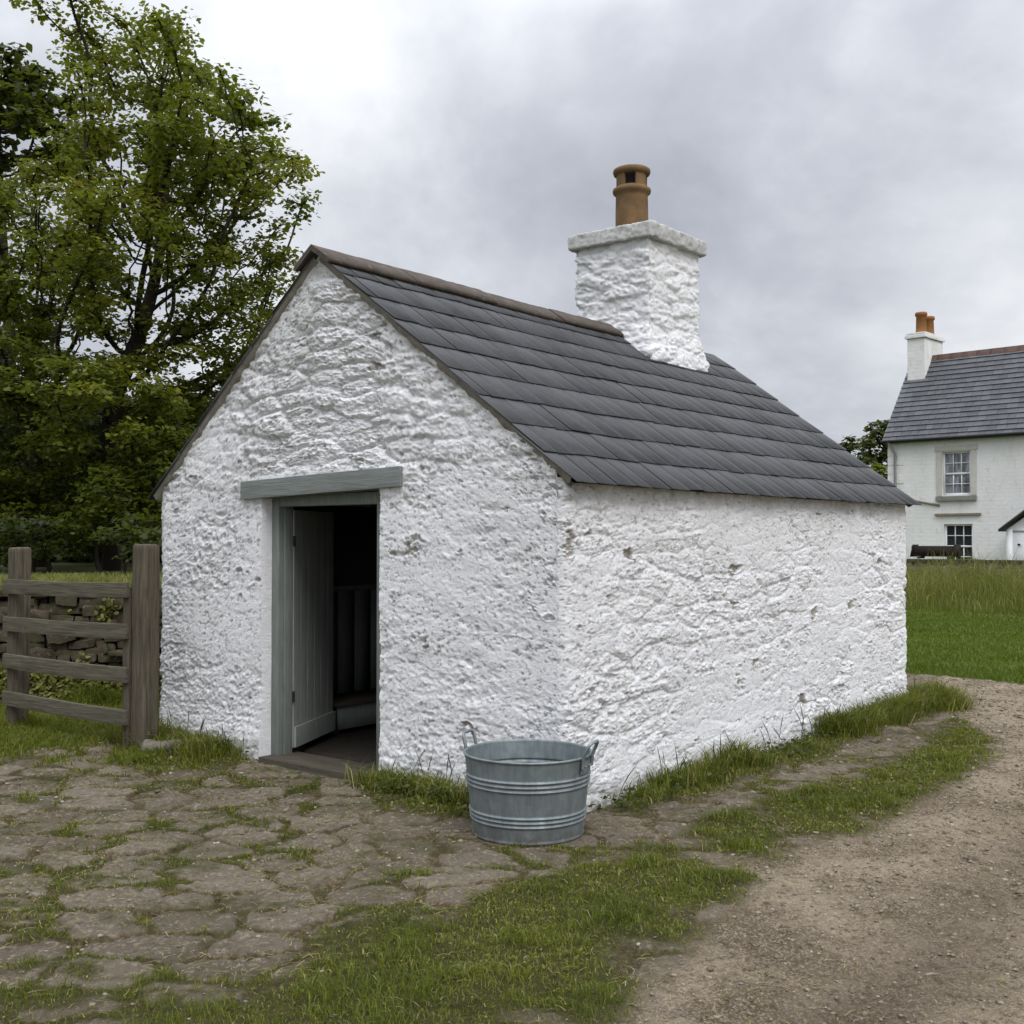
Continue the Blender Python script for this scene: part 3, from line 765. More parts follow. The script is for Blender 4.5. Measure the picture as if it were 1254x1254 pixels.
    for lab, Y, bx, lb, ti in [('rounded far tree left of the pair by the farmhouse gable', 74., 1040, [(1038, 555, 22, 26, 1), (1030, 575, 26, 30, 1)], .45),
                               ('taller far tree beside the farmhouse gable', 68., 1080, [(1080, 540, 24, 32, 1), (1066, 565, 28, 34, 1), (1096, 545, 24, 38, 1)], .4),
                               ('low light green bush in front of the far trees', 56., 1075, [(1070, 600, 34, 30, 1), (1100, 610, 30, 34, 1), (1040, 618, 28, 28, 1)], .85)]:
        tree('far_tree' if 'bush' not in lab else 'far_shrub', lab, G2, (px(bx, 690, Y)[0], Y, 0), 2.2 if 'bush' not in lab else .8, .22, lobes_at(Y, lb, 1.8), rng, M_LEAFM if ti > .5 else M_LEAFD, .17, 30, .55, 5., (0, 0), ti, .45, .6, .02)

# ------------------------------------------------------------------ the wash house
def build_wash_house():
    root = empty('wash_house', (CX, CY, 0), -ANG)
    tag(root, 'small whitewashed stone wash house with slate roof, green-grey doorway and chimney', 'outbuilding')
    DL, DR, DH = -2.70, -1.50, 1.86             # door opening in the gable
    RC = .07
    # perimeter samples: (x, y, nx, ny)
    def seg(a, b, step): return np.linspace(a, b, max(2, int(abs(b - a) / step)))
    xs = np.unique(np.concatenate([seg(-W + RC, DL, .009), seg(DL, DR, .009), seg(DR, -RC, .009)]))
    cols = []
    for y in seg(L - .05, RC, .05)[:-1]: cols.append((-W, y, -1, 0, 0))
    for a in np.linspace(0, pi / 2, 6)[:-1]: cols.append((-W + RC - RC * cos(a), RC - RC * sin(a), -cos(a), -sin(a), 0))
    for x in xs:
        if abs(x - DL) < 1e-6: cols += [(x, 0, 0, -1, 0), (x, 0, 0, -1, 1)]
        elif abs(x - DR) < 1e-6: cols += [(x, 0, 0, -1, 1), (x, 0, 0, -1, 0)]
        elif DL < x < DR: cols.append((x, 0, 0, -1, 1))
        else: cols.append((x, 0, 0, -1, 0))
    for a in np.linspace(0, pi / 2, 12)[1:-1]: cols.append((-RC + RC * sin(a), RC - RC * cos(a), sin(a), -cos(a), 0))
    for y in seg(RC, L - RC, .0098): cols.append((0, y, 1, 0, 0))
    for a in np.linspace(0, pi / 2, 10)[1:]: cols.append((-RC + RC * cos(a), L - RC + RC * sin(a), cos(a), sin(a), 0))
    for x in seg(-RC, -W, .06)[1:]: cols.append((x, L, 0, 1, 0))
    C = np.array(cols); nc = len(C); NZ = 330
    C = C; p = np.concatenate([[0], np.cumsum(np.hypot(*np.diff(C[:, :2], axis=0).T))])
    def roofline(x):
        return np.where(x > XA, ZE + (ZA - ZE) * (x / XA), ZE + (ZA - ZE) * ((x + W) / (XA + W)))
    onend = (np.abs(C[:, 3]) > .99)
    top = np.where(onend, roofline(C[:, 0]), ZE) + .02
    bot = np.where(C[:, 4] > 0, DH + (C[:, 0] - DL) * .028, -.15)
    tt = np.linspace(0, 1, NZ)[None]
    Z = bot[:, None] + (top - bot)[:, None] * tt
    X = np.repeat(C[:, :1], NZ, 1); Y = np.repeat(C[:, 1:2], NZ, 1); PP = np.repeat(p[:, None], NZ, 1)
    def disp(P_, x, y, z):
        n3 = fbm(x * 2.2, y * 2.2, z * 2.2, 101, 3) - .5
        wu = P_ + .10 * (fbm(P_ * 5, z * 5, None, 7, 3) - .5); wv = z + .09 * (fbm(P_ * 4, z * 6, None, 9, 3) - .5)
        F1, F2, ID = worley(wu / .34, wv / .145, 33)
        st = sst(0, .33, F2 - F1)
        gable = (y < .02) & (z < 1.9)
        cs = np.where(gable, .30, .85) * np.where((y < .02) & (z > 2.05), 1.15, 1.)
        d = n3 * .035 + cs * ((st - .7) * .018 + (ID - .5) * .024)
        # ledges of plaster, undercut
        wx_ = P_ + .05 * (fbm(P_ * 14, z * 14, None, 51, 3) - .5); wz_ = z + .035 * (fbm(P_ * 12, z * 14, None, 52, 3) - .5)
        nl = fbm(wx_ * 2.6, wz_ * 12, None, 55, 4, .6); d = d + cs * sst(.50, .535, nl) * .010
        nl2 = fbm(wx_ * 6 + 3, wz_ * 17, None, 56, 4, .6); d = d + cs * sst(.53, .56, nl2) * .0045
        # thrown coat: sharp crumbs of different sizes
        c1 = fbm(wx_ * 33, wz_ * 46, None, 57, 4, .66); d = d + sst(.49, .53, c1) * .0042
        c2 = fbm(wx_ * 60 + 5, wz_ * 74, None, 58, 3, .66); d = d + sst(.48, .54, c2) * .0050
        r1 = 1 - np.abs(fbm(x * 9, y * 9, z * 12, 61, 3) * 2 - 1) * 1.6; d = d + (r1 - .6) * .002
        r2 = fbm(x * 26, y * 26, z * 34, 62, 3) - .5; d = d + r2 * .003
        r3 = fbm(x * 62, y * 62, z * 75, 63, 2) - .5; d = d + r3 * .010
        pit = sst(.72, .78, vnoise(wx_ * 17, wz_ * 26, None, 65)); d = d - pit * .014
        pit2 = sst(.74, .80, vnoise(wx_ * 34, wz_ * 44, None, 66)); d = d - pit2 * .010
        d = d - .014
        rg = .28 + 1.15 * sst(.36, .66, fbm(P_ * 1.5, z * 1.9, None, 69, 4, .6))
        return d * rg * .66 - .006
    D = disp(PP, X, Y, Z)
    q1 = fbm(PP * 5.0 + .22 * fbm(PP * 9, Z * 9, None, 72, 3), Z * 9.0, None, 71, 5, .62)
    bare = sst(.69, .71, q1); D = D - bare * .012
    D = D + .007 * np.sin(np.clip((q1 - .64) / .05, 0, 1) * pi)            # a lip of lime round each hollow
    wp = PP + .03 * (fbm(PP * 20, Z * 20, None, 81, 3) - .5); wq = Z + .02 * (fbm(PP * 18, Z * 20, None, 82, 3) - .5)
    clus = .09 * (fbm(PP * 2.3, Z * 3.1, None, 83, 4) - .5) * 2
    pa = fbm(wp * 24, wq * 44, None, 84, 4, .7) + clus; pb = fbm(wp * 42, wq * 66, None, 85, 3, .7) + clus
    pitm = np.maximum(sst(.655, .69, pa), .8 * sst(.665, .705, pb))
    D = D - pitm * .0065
    # calmer where joinery and roof bed into it
    dl = np.clip(1 - np.maximum(np.maximum(np.abs(X + 2.1) - .79, np.abs(Z - 1.93) - .05) / .06, 0), 0, 1) * (Y < .02)
    D = D * (1 - dl) - .005 * dl
    tops = sst(0, .06, top[:, None] - Z); D = D * (.35 + .65 * tops) - .004 * (1 - tops)
    near = (np.abs(X - DL) < .10) | (np.abs(X - DR) < .10)
    # loose bulge at the foot
    D = D + .02 * sst(.35, 0, Z) * (1 - .5 * near)
    V = np.stack([X + C[:, 2:3] * D, Y + C[:, 3:4] * D, Z], -1)
    dirt = np.maximum(.85 * sst(.16, .0, Z + .10 * (fbm(PP * 6, Z * 6, None, 2, 3) - .5)), .55 * sst(.16, .01, top[:, None] - Z))
    dirt = np.maximum(dirt, .16 * sst(2.2, 3.0, Z) * (Y < .05))
    i = np.arange(nc - 1)[:, None]; j = np.arange(NZ - 1)[None]
    same = (C[:-1, 4] == C[1:, 4])
    F = np.stack([i * NZ + j, (i + 1) * NZ + j, (i + 1) * NZ + j + 1, i * NZ + j + 1], -1)[same].reshape(-1, 4)
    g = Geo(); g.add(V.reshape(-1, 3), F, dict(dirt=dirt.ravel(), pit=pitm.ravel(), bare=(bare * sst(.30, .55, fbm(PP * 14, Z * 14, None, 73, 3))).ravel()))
    # reveals of the opening run in from the rough edge
    def reveal(idx, sgn):
        e = V[idx]; e = e[e[:, 2] < DH + .04]
        ys = np.array([0, .02, .05, .09, .15]); R = []
        for k, yy in enumerate(ys):
            q = e.copy(); f = min(1, k / 2)
            q[:, 1] = e[:, 1] * (1 - f) + yy; q[:, 0] = e[:, 0] + sgn * (.004 * k) * (1 + .8 * (fbm(e[:, 2] * 9, 0 * e[:, 2] + k, None, 5, 2) - .5))
            R.append(q)
        R = np.array(R); m = e.shape[0]
        a = np.arange(len(ys) - 1)[:, None]; b = np.arange(m - 1)[None]
        F = np.stack([a * m + b, (a + 1) * m + b, (a + 1) * m + b + 1, a * m + b + 1], -1).reshape(-1, 4)
        g.add(R.reshape(-1, 3), np.ascontiguousarray(F if sgn > 0 else F[:, ::-1]), dict(dirt=.0, bare=.0, pit=.0))
    il = [k for k in range(nc) if abs(C[k, 0] - DL) < 1e-6 and C[k, 1] == 0]; ir = [k for k in range(nc) if abs(C[k, 0] - DR) < 1e-6 and C[k, 1] == 0]
    reveal(il[0], 1); reveal(ir[1], -1)
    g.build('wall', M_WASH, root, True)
    # inner shell
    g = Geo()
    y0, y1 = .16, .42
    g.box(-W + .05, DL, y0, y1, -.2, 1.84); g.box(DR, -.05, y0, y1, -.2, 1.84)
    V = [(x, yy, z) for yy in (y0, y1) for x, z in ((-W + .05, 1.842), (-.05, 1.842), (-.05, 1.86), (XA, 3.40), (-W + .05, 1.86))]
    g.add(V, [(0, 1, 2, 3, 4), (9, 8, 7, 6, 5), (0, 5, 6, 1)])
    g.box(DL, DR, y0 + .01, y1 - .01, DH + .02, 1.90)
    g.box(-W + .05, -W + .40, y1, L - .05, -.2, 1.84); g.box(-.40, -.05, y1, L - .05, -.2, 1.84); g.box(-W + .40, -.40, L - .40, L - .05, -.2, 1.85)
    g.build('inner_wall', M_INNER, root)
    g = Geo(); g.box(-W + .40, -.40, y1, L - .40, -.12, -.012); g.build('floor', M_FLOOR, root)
    # ---------------- roof
    def roof_side(sgn, g, rng):
        x_e = .0 if sgn > 0 else -W
        run = (x_e - XA); rise = ZA - ZE
        dn = np.array([run, 0, -rise]); ln = np.linalg.norm(dn); dn = dn / ln
        nrm = np.array([rise, 0, abs(run)]) / ln; nrm[0] *= sgn
        org = np.array([XA, 0, ZA])
        q1 = ln + .085
        YS, YE = -.024, L + .075
        sag = lambda q, y: .020 * (fbm(q * .9, y * .8, None, 3, 2) - .5) - .018 * np.sin(np.clip(y / L, 0, 1) * pi) * .6
        def P(q, y, h):
            q = np.asarray(q, float); y = np.asarray(y, float)
            return org + q[..., None] * dn + (np.asarray(h) + sag(q, y))[..., None] * nrm + y[..., None] * np.array([0, 1, 0])
        # under-boarding
        qs, ysr = np.meshgrid(np.linspace(-.02, q1 - .05, 12), np.linspace(YS + .05, YE - .03, 30), indexing='ij')
        for h in (.012, .030):
            Vv = P(qs, ysr, h).reshape(-1, 3); nb = 30
            i = np.arange(11)[:, None]; j = np.arange(29)[None]
            g.add(Vv, np.stack([i * nb + j, (i + 1) * nb + j, (i + 1) * nb + j + 1, i * nb + j + 1], -1).reshape(-1, 4))
        n = 9; ex = q1 / n
        for k in range(n):
            y = YS + rng.uniform(-.008, .008); tail = (k + 1) * ex
            first = True
            while y < YE - .02:
                wd = rng.uniform(.15, .25)
                if first and k % 2: wd *= .6
                first = False
                if y + wd > YE - .10: wd = YE - y + rng.uniform(-.008, .008)
                q0 = max(-.01, tail - ex * 1.9); jt = rng.normal(0, .0042); tw = rng.normal(0, .0018); th = rng.uniform(.005, .008)
                gp = .0042
                ya, yb = y + gp, y + wd - gp
                h0 = .034; h1 = .034 + .013 + rng.uniform(0, .003)
                m = 4; V = []
                yy = np.linspace(ya, yb, m)
                tails = tail + jt + rng.normal(0, .0016, m) + np.linspace(-tw, tw, m)
                tails[0] -= rng.random() ** 6 * .012; tails[-1] -= rng.random() ** 6 * .012
                lift = rng.normal(0, .0014)
                top0 = P(np.full(m, q0), yy, h0 + th * .6); top1 = P(tails, yy, h1 + th + np.linspace(-lift, lift, m))
                b0 = P(np.full(m, q0), yy, h0); b1 = P(tails, yy, h1 + np.linspace(-lift, lift, m))
                Vv = np.concatenate([top0, top1, b0, b1]); F = []
                for a in range(m - 1):
                    F += [(a, m + a, m + a + 1, a + 1), (2 * m + a, 2 * m + a + 1, 3 * m + a + 1, 3 * m + a), (m + a, 3 * m + a, 3 * m + a + 1, m + a + 1), (a, a + 1, 2 * m + a + 1, 2 * m + a)]
                F += [(0, 2 * m, 3 * m, m), (m - 1, 2 * m - 1, 4 * m - 1, 3 * m - 1)]
                g.add(Vv, np.array(F)); y += wd
        return P, ln, dn, nrm
    rng = np.random.default_rng(3)
    g = Geo(); P1, ln1, dn1, nr1 = roof_side(1, g, rng); P2, ln2, dn2, nr2 = roof_side(-1, g, rng)
    roof = g.build('roof', M_SLATE, root)
    # mortar bedding under the verges, its colour darkened for the slate-edge shadow
    M_VERGE = m_stone('verge_mortar', (.33, .31, .27), (.17, .155, .125), (.08, .075, .055), .75, 12)
    for P_, ln in ((P1, ln1), (P2, ln2)):
        q = np.linspace(.02, ln + .03, 120)
        for (yy, sg) in ((-.006, 1), (L + .03, -1)):
            g = Geo()
            top_ = P_(q, np.full_like(q, yy), .040); dj = (fbm(q * 18, 0 * q + yy, None, 8, 4) - .5) * .030
            front = P_(q, yy + .008 * sg + dj * .5 * sg, -.004 + dj); back = P_(q, np.full_like(q, yy + .06 * sg), -.02)
            V = np.concatenate([top_, front, back]); m = len(q); a = np.arange(m - 1)
            g.add(V, np.concatenate([np.stack([a, a + 1, m + a + 1, m + a], -1), np.stack([m + a, m + a + 1, 2 * m + a + 1, 2 * m + a], -1)]))
            g.build('verge_mortar', M_VERGE, roof, True)
    # ridge stones
    CHX0, CHX1, CHY0, CHY1 = -2.50, -1.68, 3.58, 4.50
    y = -.065; k = 0
    for (ya, yb) in ((-.065, .80), (.805, 1.72), (1.725, 2.62), (2.625, CHY0 + .03)):
        g = Geo(); Nn = max(3, int((yb - ya) / .035)); yy = np.linspace(ya + .003, yb - .003, Nn); k += 1
        wl = .168; thk = .030
        ring = []
        dz = rng.normal(0, .005)
        for s_ in ((-1, wl, .010), (-1, 0, .010), (1, wl, .010), (1, wl, thk + .010), (-1, 0, thk + .018), (-1, wl, thk + .010)):
            pass
        def side(P_, q, h): return P_(np.full(Nn, q) + (fbm(yy * 16, 0 * yy + q * 9 + k, None, 9, 3) - .5) * .014, yy, h + dz + (fbm(yy * 12, 0 * yy + h * 50 + k, None, 19, 3) - .5) * .010)
        low, hi = .052, .052 + thk
        apex_l = P1(np.full(Nn, -.01), yy, low); apex_h = P1(np.full(Nn, -.035), yy, hi) + np.stack([0 * yy, 0 * yy, (fbm(yy * 10, 0 * yy + k, None, 29, 3) - .5) * .012 + dz], -1)
        apex_h[:, 0] = XA
        apex_l[:, 0] = XA
        rg = [side(P1, wl, low), side(P1, wl, hi), side(P1, wl * .5, hi), apex_h, side(P2, wl * .5, hi), side(P2, wl, hi), side(P2, wl, low), apex_l]
        V = np.stack(rg, 1).reshape(-1, 3); m = 8; i = np.arange(Nn - 1)[:, None]; j = np.arange(m)[None]; j2 = (j + 1) % m
        g.add(V, np.stack([i * m + j, (i + 1) * m + j, (i + 1) * m + j2, i * m + j2], -1).reshape(-1, 4))
        for e_, rv in ((0, 1), (Nn - 1, -1)):
            b = e_ * m; fs = [(0, 1, 2, 7), (7, 2, 3), (7, 3, 4), (7, 4, 5, 6)]
            g.add(V[b:b + m], [f[::rv] for f in fs])
        g.build('ridge_tile', M_RIDGE, roof)
    # ---------------- chimney
    ch = Geo()
    def flare(P):
        z = P[:, 2]; f = 1 + .16 * sst(3.62, 3.20, z) ** 1.5
        cx, cy = (CHX0 + CHX1) / 2, (CHY0 + CHY1) / 2
        D = P - np.array([cx, cy, 0])
        # rubble courses on each face
        pp = np.where(np.abs(D[:, 0]) * 1.1 > np.abs(D[:, 1]), P[:, 1], P[:, 0] + 9)
        wu = pp + .05 * (fbm(P[:, 0] * 6, P[:, 1] * 6, z * 6, 2, 2) - .5); wv = z + .07 * (fbm(P[:, 0] * 5, P[:, 1] * 5, z * 5, 4, 2) - .5)
        F1, F2, ID = worley(wu / .36, wv / .14, 91)
        d = (sst(0, .3, F2 - F1) - .7) * .009 + (ID - .5) * .016 + (sst(.5, .53, fbm(wu * 4, wv * 15, None, 5, 4, .6))) * .011 + sst(.47, .53, fbm(wu * 22, wv * 28, None, 15, 4, .62)) * .007
        d += (fbm(P[:, 0] * 30, P[:, 1] * 30, z * 36, 12, 3) - .5) * .014
        s = f + d / .42
        return np.stack([cx + D[:, 0] * s, cy + D[:, 1] * s, z], -1)
    rough_box(ch, CHX0 + .01, CHX1 - .01, CHY0 + .01, CHY1 - .01, 2.7, 4.32, .0125, .006, 8, .03, 5, post=flare)
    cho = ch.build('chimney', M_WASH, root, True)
    g = Geo()
    xm, ym = -2.13, 4.0
    def capd(P):
        # joints between the cap stones
        a = np.minimum(np.abs(P[:, 1] - ym - .08), np.abs(P[:, 0] - xm + .05)); s = 1 - .016 * sst(.014, .0, a)
        c = np.array([(CHX0 + CHX1) / 2, (CHY0 + CHY1) / 2, 4.37]); return c + (P - c) * s[:, None]
    rough_box(g, CHX0 - .055, CHX1 + .055, CHY0 - .055, CHY1 + .055, 4.295, 4.44, .013, .016, 13, .016, 25, post=capd)
    g.build('cap', M_CAP, cho, True)
    g = Geo(); rough_box(g, CHX0 + .10, CHX1 - .10, CHY0 + .10, CHY1 - .10, 4.40, 4.475, .03, .012, 8, .03, 31); g.build('flaunching', M_CAP, cho, True)
    # clay pot with a louvred head
    pc = (-2.12, 3.98, 4.43)
    pot = Geo()
    pot.lathe([(.150, 0), (.158, .02), (.157, .25), (.153, .415), (.156, .43), (.178, .437), (.184, .455), (.182, .475), (.160, .49), (.148, .50), (.112, .50), (.112, .10)], 48, pc)
    for k in range(4):        # four piers between the openings
        a0 = radians(-64 + 45 + 90 * k - 24); a1 = radians(-64 + 45 + 90 * k + 24)
        aa = np.linspace(a0, a1, 7); V = []
        for zz in (.49, .615):
            for rr in (.152, .113):
                for a in aa: V.append((pc[0] + rr * cos(a), pc[1] + rr * sin(a), pc[2] + zz))
        m = 7; F = []
        for a in range(m - 1): F += [(a, a + 1, 2 * m + a + 1, 2 * m + a), (m + a + 1, m + a, 3 * m + a, 3 * m + a + 1)]
        F += [(0, 2 * m, 3 * m, m), (m - 1, 2 * m - 1, 4 * m - 1, 3 * m - 1)]
        pot.add(np.array(V), np.array(F))
    pot.lathe([(.112, .612), (.150, .612), (.172, .618), (.180, .64), (.178, .662), (.160, .675), (.13, .682), (.118, .676), (.112, .655), (.112, .612)], 48, pc)
    po = pot.build('chimney_pot', M_TERRA, cho, True)
    g = Geo(); g.lathe([(.001, .12), (.108, .12), (.100, .14), (.100, .645), (.0, .645)], 32, pc)  # near-black core filling the hollow of the pot
    g.build('flue', M_DARK, po)
    # ---------------- doorway
    g = Geo()
    rough_box(g, -2.905, -1.29, -.022, .16, 1.862, 1.995, .02, .003, 5, .008, 3, post=lambda P: P + np.stack([0 * P[:, 0], 0 * P[:, 0], (P[:, 0] + 2.1) * .030], -1), aniso=(.5, 3, 3))
    g.build('lintel', M_PAINTX, root, True)
    fr = Geo()
    fy0, fy1 = .095, .20
    fr.box(DL + .012, DL + .088, fy0, fy1, -.06, 1.865); fr.box(DR - .115, DR - .015, fy0, fy1, -.06, 1.90)
    fr.box(DL + .088, DR - .115, fy0 + .003, fy1, 1.785, 1.868)
    fr.box(DL + .088, DL + .102, fy0 + .045, fy1 + .02, -.06, 1.785); fr.box(DR - .135, DR - .115, fy0 + .045, fy1 + .02, -.06, 1.785)
    f = fr.build('door_frame', M_PAINT, root)
    bv = f.modifiers.new('bevel', 'BEVEL'); bv.width = .004; bv.segments = 2
    # the leaf, hinged on the left and swung inwards past square
    hx, hy, op, lw, lt = DL + .108, fy1 + .022, radians(117), .80, .045
    ca, sa = cos(op), sin(op)
    def MD(P):   # leaf space: x along the leaf, y out of its outer face (negative = outside)
        return np.stack([hx + P[:, 0] * ca - P[:, 1] * sa, hy + P[:, 0] * sa + P[:, 1] * ca, P[:, 2]], -1)
    g = Geo(); nb = 6
    for k in range(nb):
        a = k * lw / nb; rough_box(g, a + .0012, a + lw / nb - .0012, 0, lt - .012, .045, 1.765, .06, .0012, 6, .005, 40 + k, M=MD)
    d = g.build('door', M_DOOR, root, True)
    g = Geo(); rough_box(g, 0, lw, -.022, -.001, .05, .20, .05, .0015, 6, .006, 77, M=MD); g.build('kick_board', M_DOOR, d, True)
    for z in (.25, .95, 1.55):
        g = Geo(); rough_box(g, .02, lw - .02, lt - .012 + .001, lt + .015, z, z + .11, .05, .001, 6, .004, 80, M=MD)
        g.build('ledge', M_PAINT, d, True)
    for z in (.40, 1.52):
        g = Geo(); g.tube([MD(np.array([[-.006, -.004, z + dz_]]))[0] for dz_ in (-.02, .055)], .009, 8)
        g.build('hinge', M_IRON, d)
    g = Geo(); rough_box(g, DL + .02, DR - .02, -.03, .30, -.10, .012, .04, .004, 6, .012, 51); rough_box(g, DL - .03, DR + .05, -.19, -.035, -.12, -.022, .04, .005, 6, .015, 52)
    g.build('threshold', M_PLANK, root, True)
    return root

def build_bench():
    x, y = to_world(-3.02, 1.80)
    r = empty('wooden_bench', (x, y, -.01), -ANG + pi / 2)
    tag(r, 'low grey-green wooden bench with a high boarded back in the dark doorway', 'bench')
    g = Geo(); g.box(-.75, .60, 0, .03, .035, .215); g.build('front_panel', M_PAINT, r)
    g = Geo(); g.box(-.77, .62, -.02, .42, .217, .247); g.build('seat', M_PLANK, r)
    g = Geo()
    for k in range(7): g.box(-.75 + k * .193, -.75 + k * .193 + .189, .43, .455, .25, 1.12)
    g.box(-.77, .62, .42, .47, 1.122, 1.165); g.build('backrest', M_PAINT, r)
    for a in (-.74, .52):
        g = Geo(); g.box(a, a + .06, .035, .40, .0, .213); g.build('leg', M_PLANK, r)

# ------------------------------------------------------------------ tub
def build_tub():
    r = empty('washtub', (.085, 6.10, .001), radians(0))
    tag(r, 'round ribbed galvanised washtub with two loop handles at the corner of the wash house', 'washtub')
    H, R0, R1 = .425, .292, .336
    def rad(t): return R0 + (R1 - R0) * t
    prof = [(0, .018), (R0 - .012, .018), (R0 - .008, 0.002), (R0 + .003, 0), (R0 + .006, .008), (R0 + .001, .016)]
    t = .05
    ribs = [.745, .69, .635, .315, .262, .21]
    for t in np.linspace(.05, .965, 150):
        b = sum(math.exp(-((t - q) / .0135) ** 2) for q in ribs) * .0085
        prof.append((rad(t) + b, H * t))
    outer = prof[-1]
    prof += [(R1 + .003, H * .975), (R1 + .007, H * .985), (R1 + .007, H * 1.0), (R1 + .001, H * 1.008), (R1 - .005, H * 1.0), (R1 - .005, H * .98)]
    for t in np.linspace(.965, .06, 150):
        b = sum(math.exp(-((t - q) / .0135) ** 2) for q in ribs) * .0085
        prof.append((rad(t) - .004 + b, H * t))
    prof += [(0, .024)]
    P = np.array(prof); n = 96; th = np.arange(n) * 2 * pi / n
    k = np.random.default_rng(4)
    V = np.stack([P[:, None, 0] * np.cos(th), P[:, None, 0] * np.sin(th), P[:, None, 1] + 0 * th], -1)
    dent = 1 + .010 * (fbm(V[..., 0] * 4, V[..., 1] * 4, V[..., 2] * 4, 5, 2) - .5); oval = 1 + .008 * np.cos(2 * (th - .6))[None] * (P[:, 1:] / H)
    V[..., 0] *= dent * oval; V[..., 1] *= dent / oval
    m = len(P); i = np.arange(m - 1)[:, None]; j = np.arange(n)[None]; j2 = (j + 1) % n
    g = Geo(); g.add(V.reshape(-1, 3), np.stack([i * n + j, i * n + j2, (i + 1) * n + j2, (i + 1) * n + j], -1).reshape(-1, 4))
    g.tube([(R0 * .999, .0, .03), (R1 * 1.004, .0, H * .96)], .004, 6) if False else None
    g.build('tub_body', M_ZINC, r, True)
    for a, lean in ((radians(153), .02), (radians(-27), .035)):
        g = Geo(); ux, uy = cos(a), sin(a); tx, ty = -sin(a), cos(a)
        pts = []
        hw = .058
        prof_h = [(-hw, -.055, .006), (-hw, 0, .010), (-hw, .045, .012 + lean * .5), (-hw + .006, .066, .012 + lean * .8), (-hw + .020, .076, .012 + lean), (hw - .020, .076, .012 + lean), (hw - .006, .066, .012 + lean * .8), (hw, .045, .012 + lean * .5), (hw, 0, .010), (hw, -.055, .006)]
        for s_, z, o in prof_h:
            rr = math.sqrt(max(0, (R1 - .0 + o) ** 2 - 0)) ; pts.append((ux * rr + tx * s_, uy * rr + ty * s_, H + z))
        g.tube(pts, .0095, 8)
        # riveted plate that holds the loop
        aa = np.linspace(-.19, .19, 9) + a; V = []
        for zz, o in ((H - .085, .004), (H - .02, .008)):
            for q in aa: V.append(((R1 - .002 + o) * cos(q), (R1 - .002 + o) * sin(q), zz))
        F = [(k_, k_ + 1, 9 + k_ + 1, 9 + k_) for k_ in range(8)]
        g.add(np.array(V), np.array(F))
        for q in (-.14, -.07, .07, .14):
            c = np.array([(R1 + .007) * cos(a + q), (R1 + .007) * sin(a + q), H - .05]); d = np.array([cos(a + q), sin(a + q), 0])
            g.tube([c - d * .004, c + d * .002, c + d * .004], np.array([.006, .006, .002]), 8)
        g.build('handle', M_ZINC, r, True)

# ------------------------------------------------------------------ fence and stone wall
def build_fence():
    A = np.array([-2.715, 8.47]); B = np.array([-4.05, 9.36])
    d = B - A; ln = np.hypot(*d); d = d / ln; a = math.atan2(-d[1], -d[0])      # local x from left post to right post
    r = empty('wooden_fence', (B[0], B[1], 0), a)
    tag(r, 'weathered wooden fence with four rails between two square posts beside the wash house', 'fence')
    for x0, wd, h, s in ((.02, .118, 1.485, 3), (ln, .150, 1.515, 4)):
        g = Geo()
        def lean(P, x0=x0, s=s): return P + np.stack([(P[:, 2]) * (.006 if s == 3 else .004), 0 * P[:, 2], 0 * P[:, 2]], -1)
        rough_box(g, x0 - wd / 2, x0 + wd / 2, -.075, .075, -.3, h, .022, .010, 5, .022, s, post=lean, aniso=(4, 4, .5))
        g.build('post', M_POST, r, True)
    for k, (zl, zr) in enumerate(((1.165, 1.175), (.865, .87), (.565, .548), (.265, .235))):
        g = Geo()
        def slope(P, zl=zl, zr=zr): return P + np.stack([0 * P[:, 0], .004 * np.sin(P[:, 0] * 4), zl + (zr - zl) * P[:, 0] / ln - .01 * np.sin(P[:, 0] / ln * pi)], -1)
        rough_box(g, -.03, ln - .078, -.112, -.079, -.055, .062, .02, .005, 5, .008, 60 + k, post=slope, aniso=(.6, 4, 4))
        g.build('rail', M_RAIL, r, True)
    g = Geo(); rough_box(g, ln - .165, ln - .088, -.076, -.03, -.1, 1.20, .03, .005, 5, .01, 9, aniso=(4, 4, .5)); g.build('batten', M_POST, r, True)

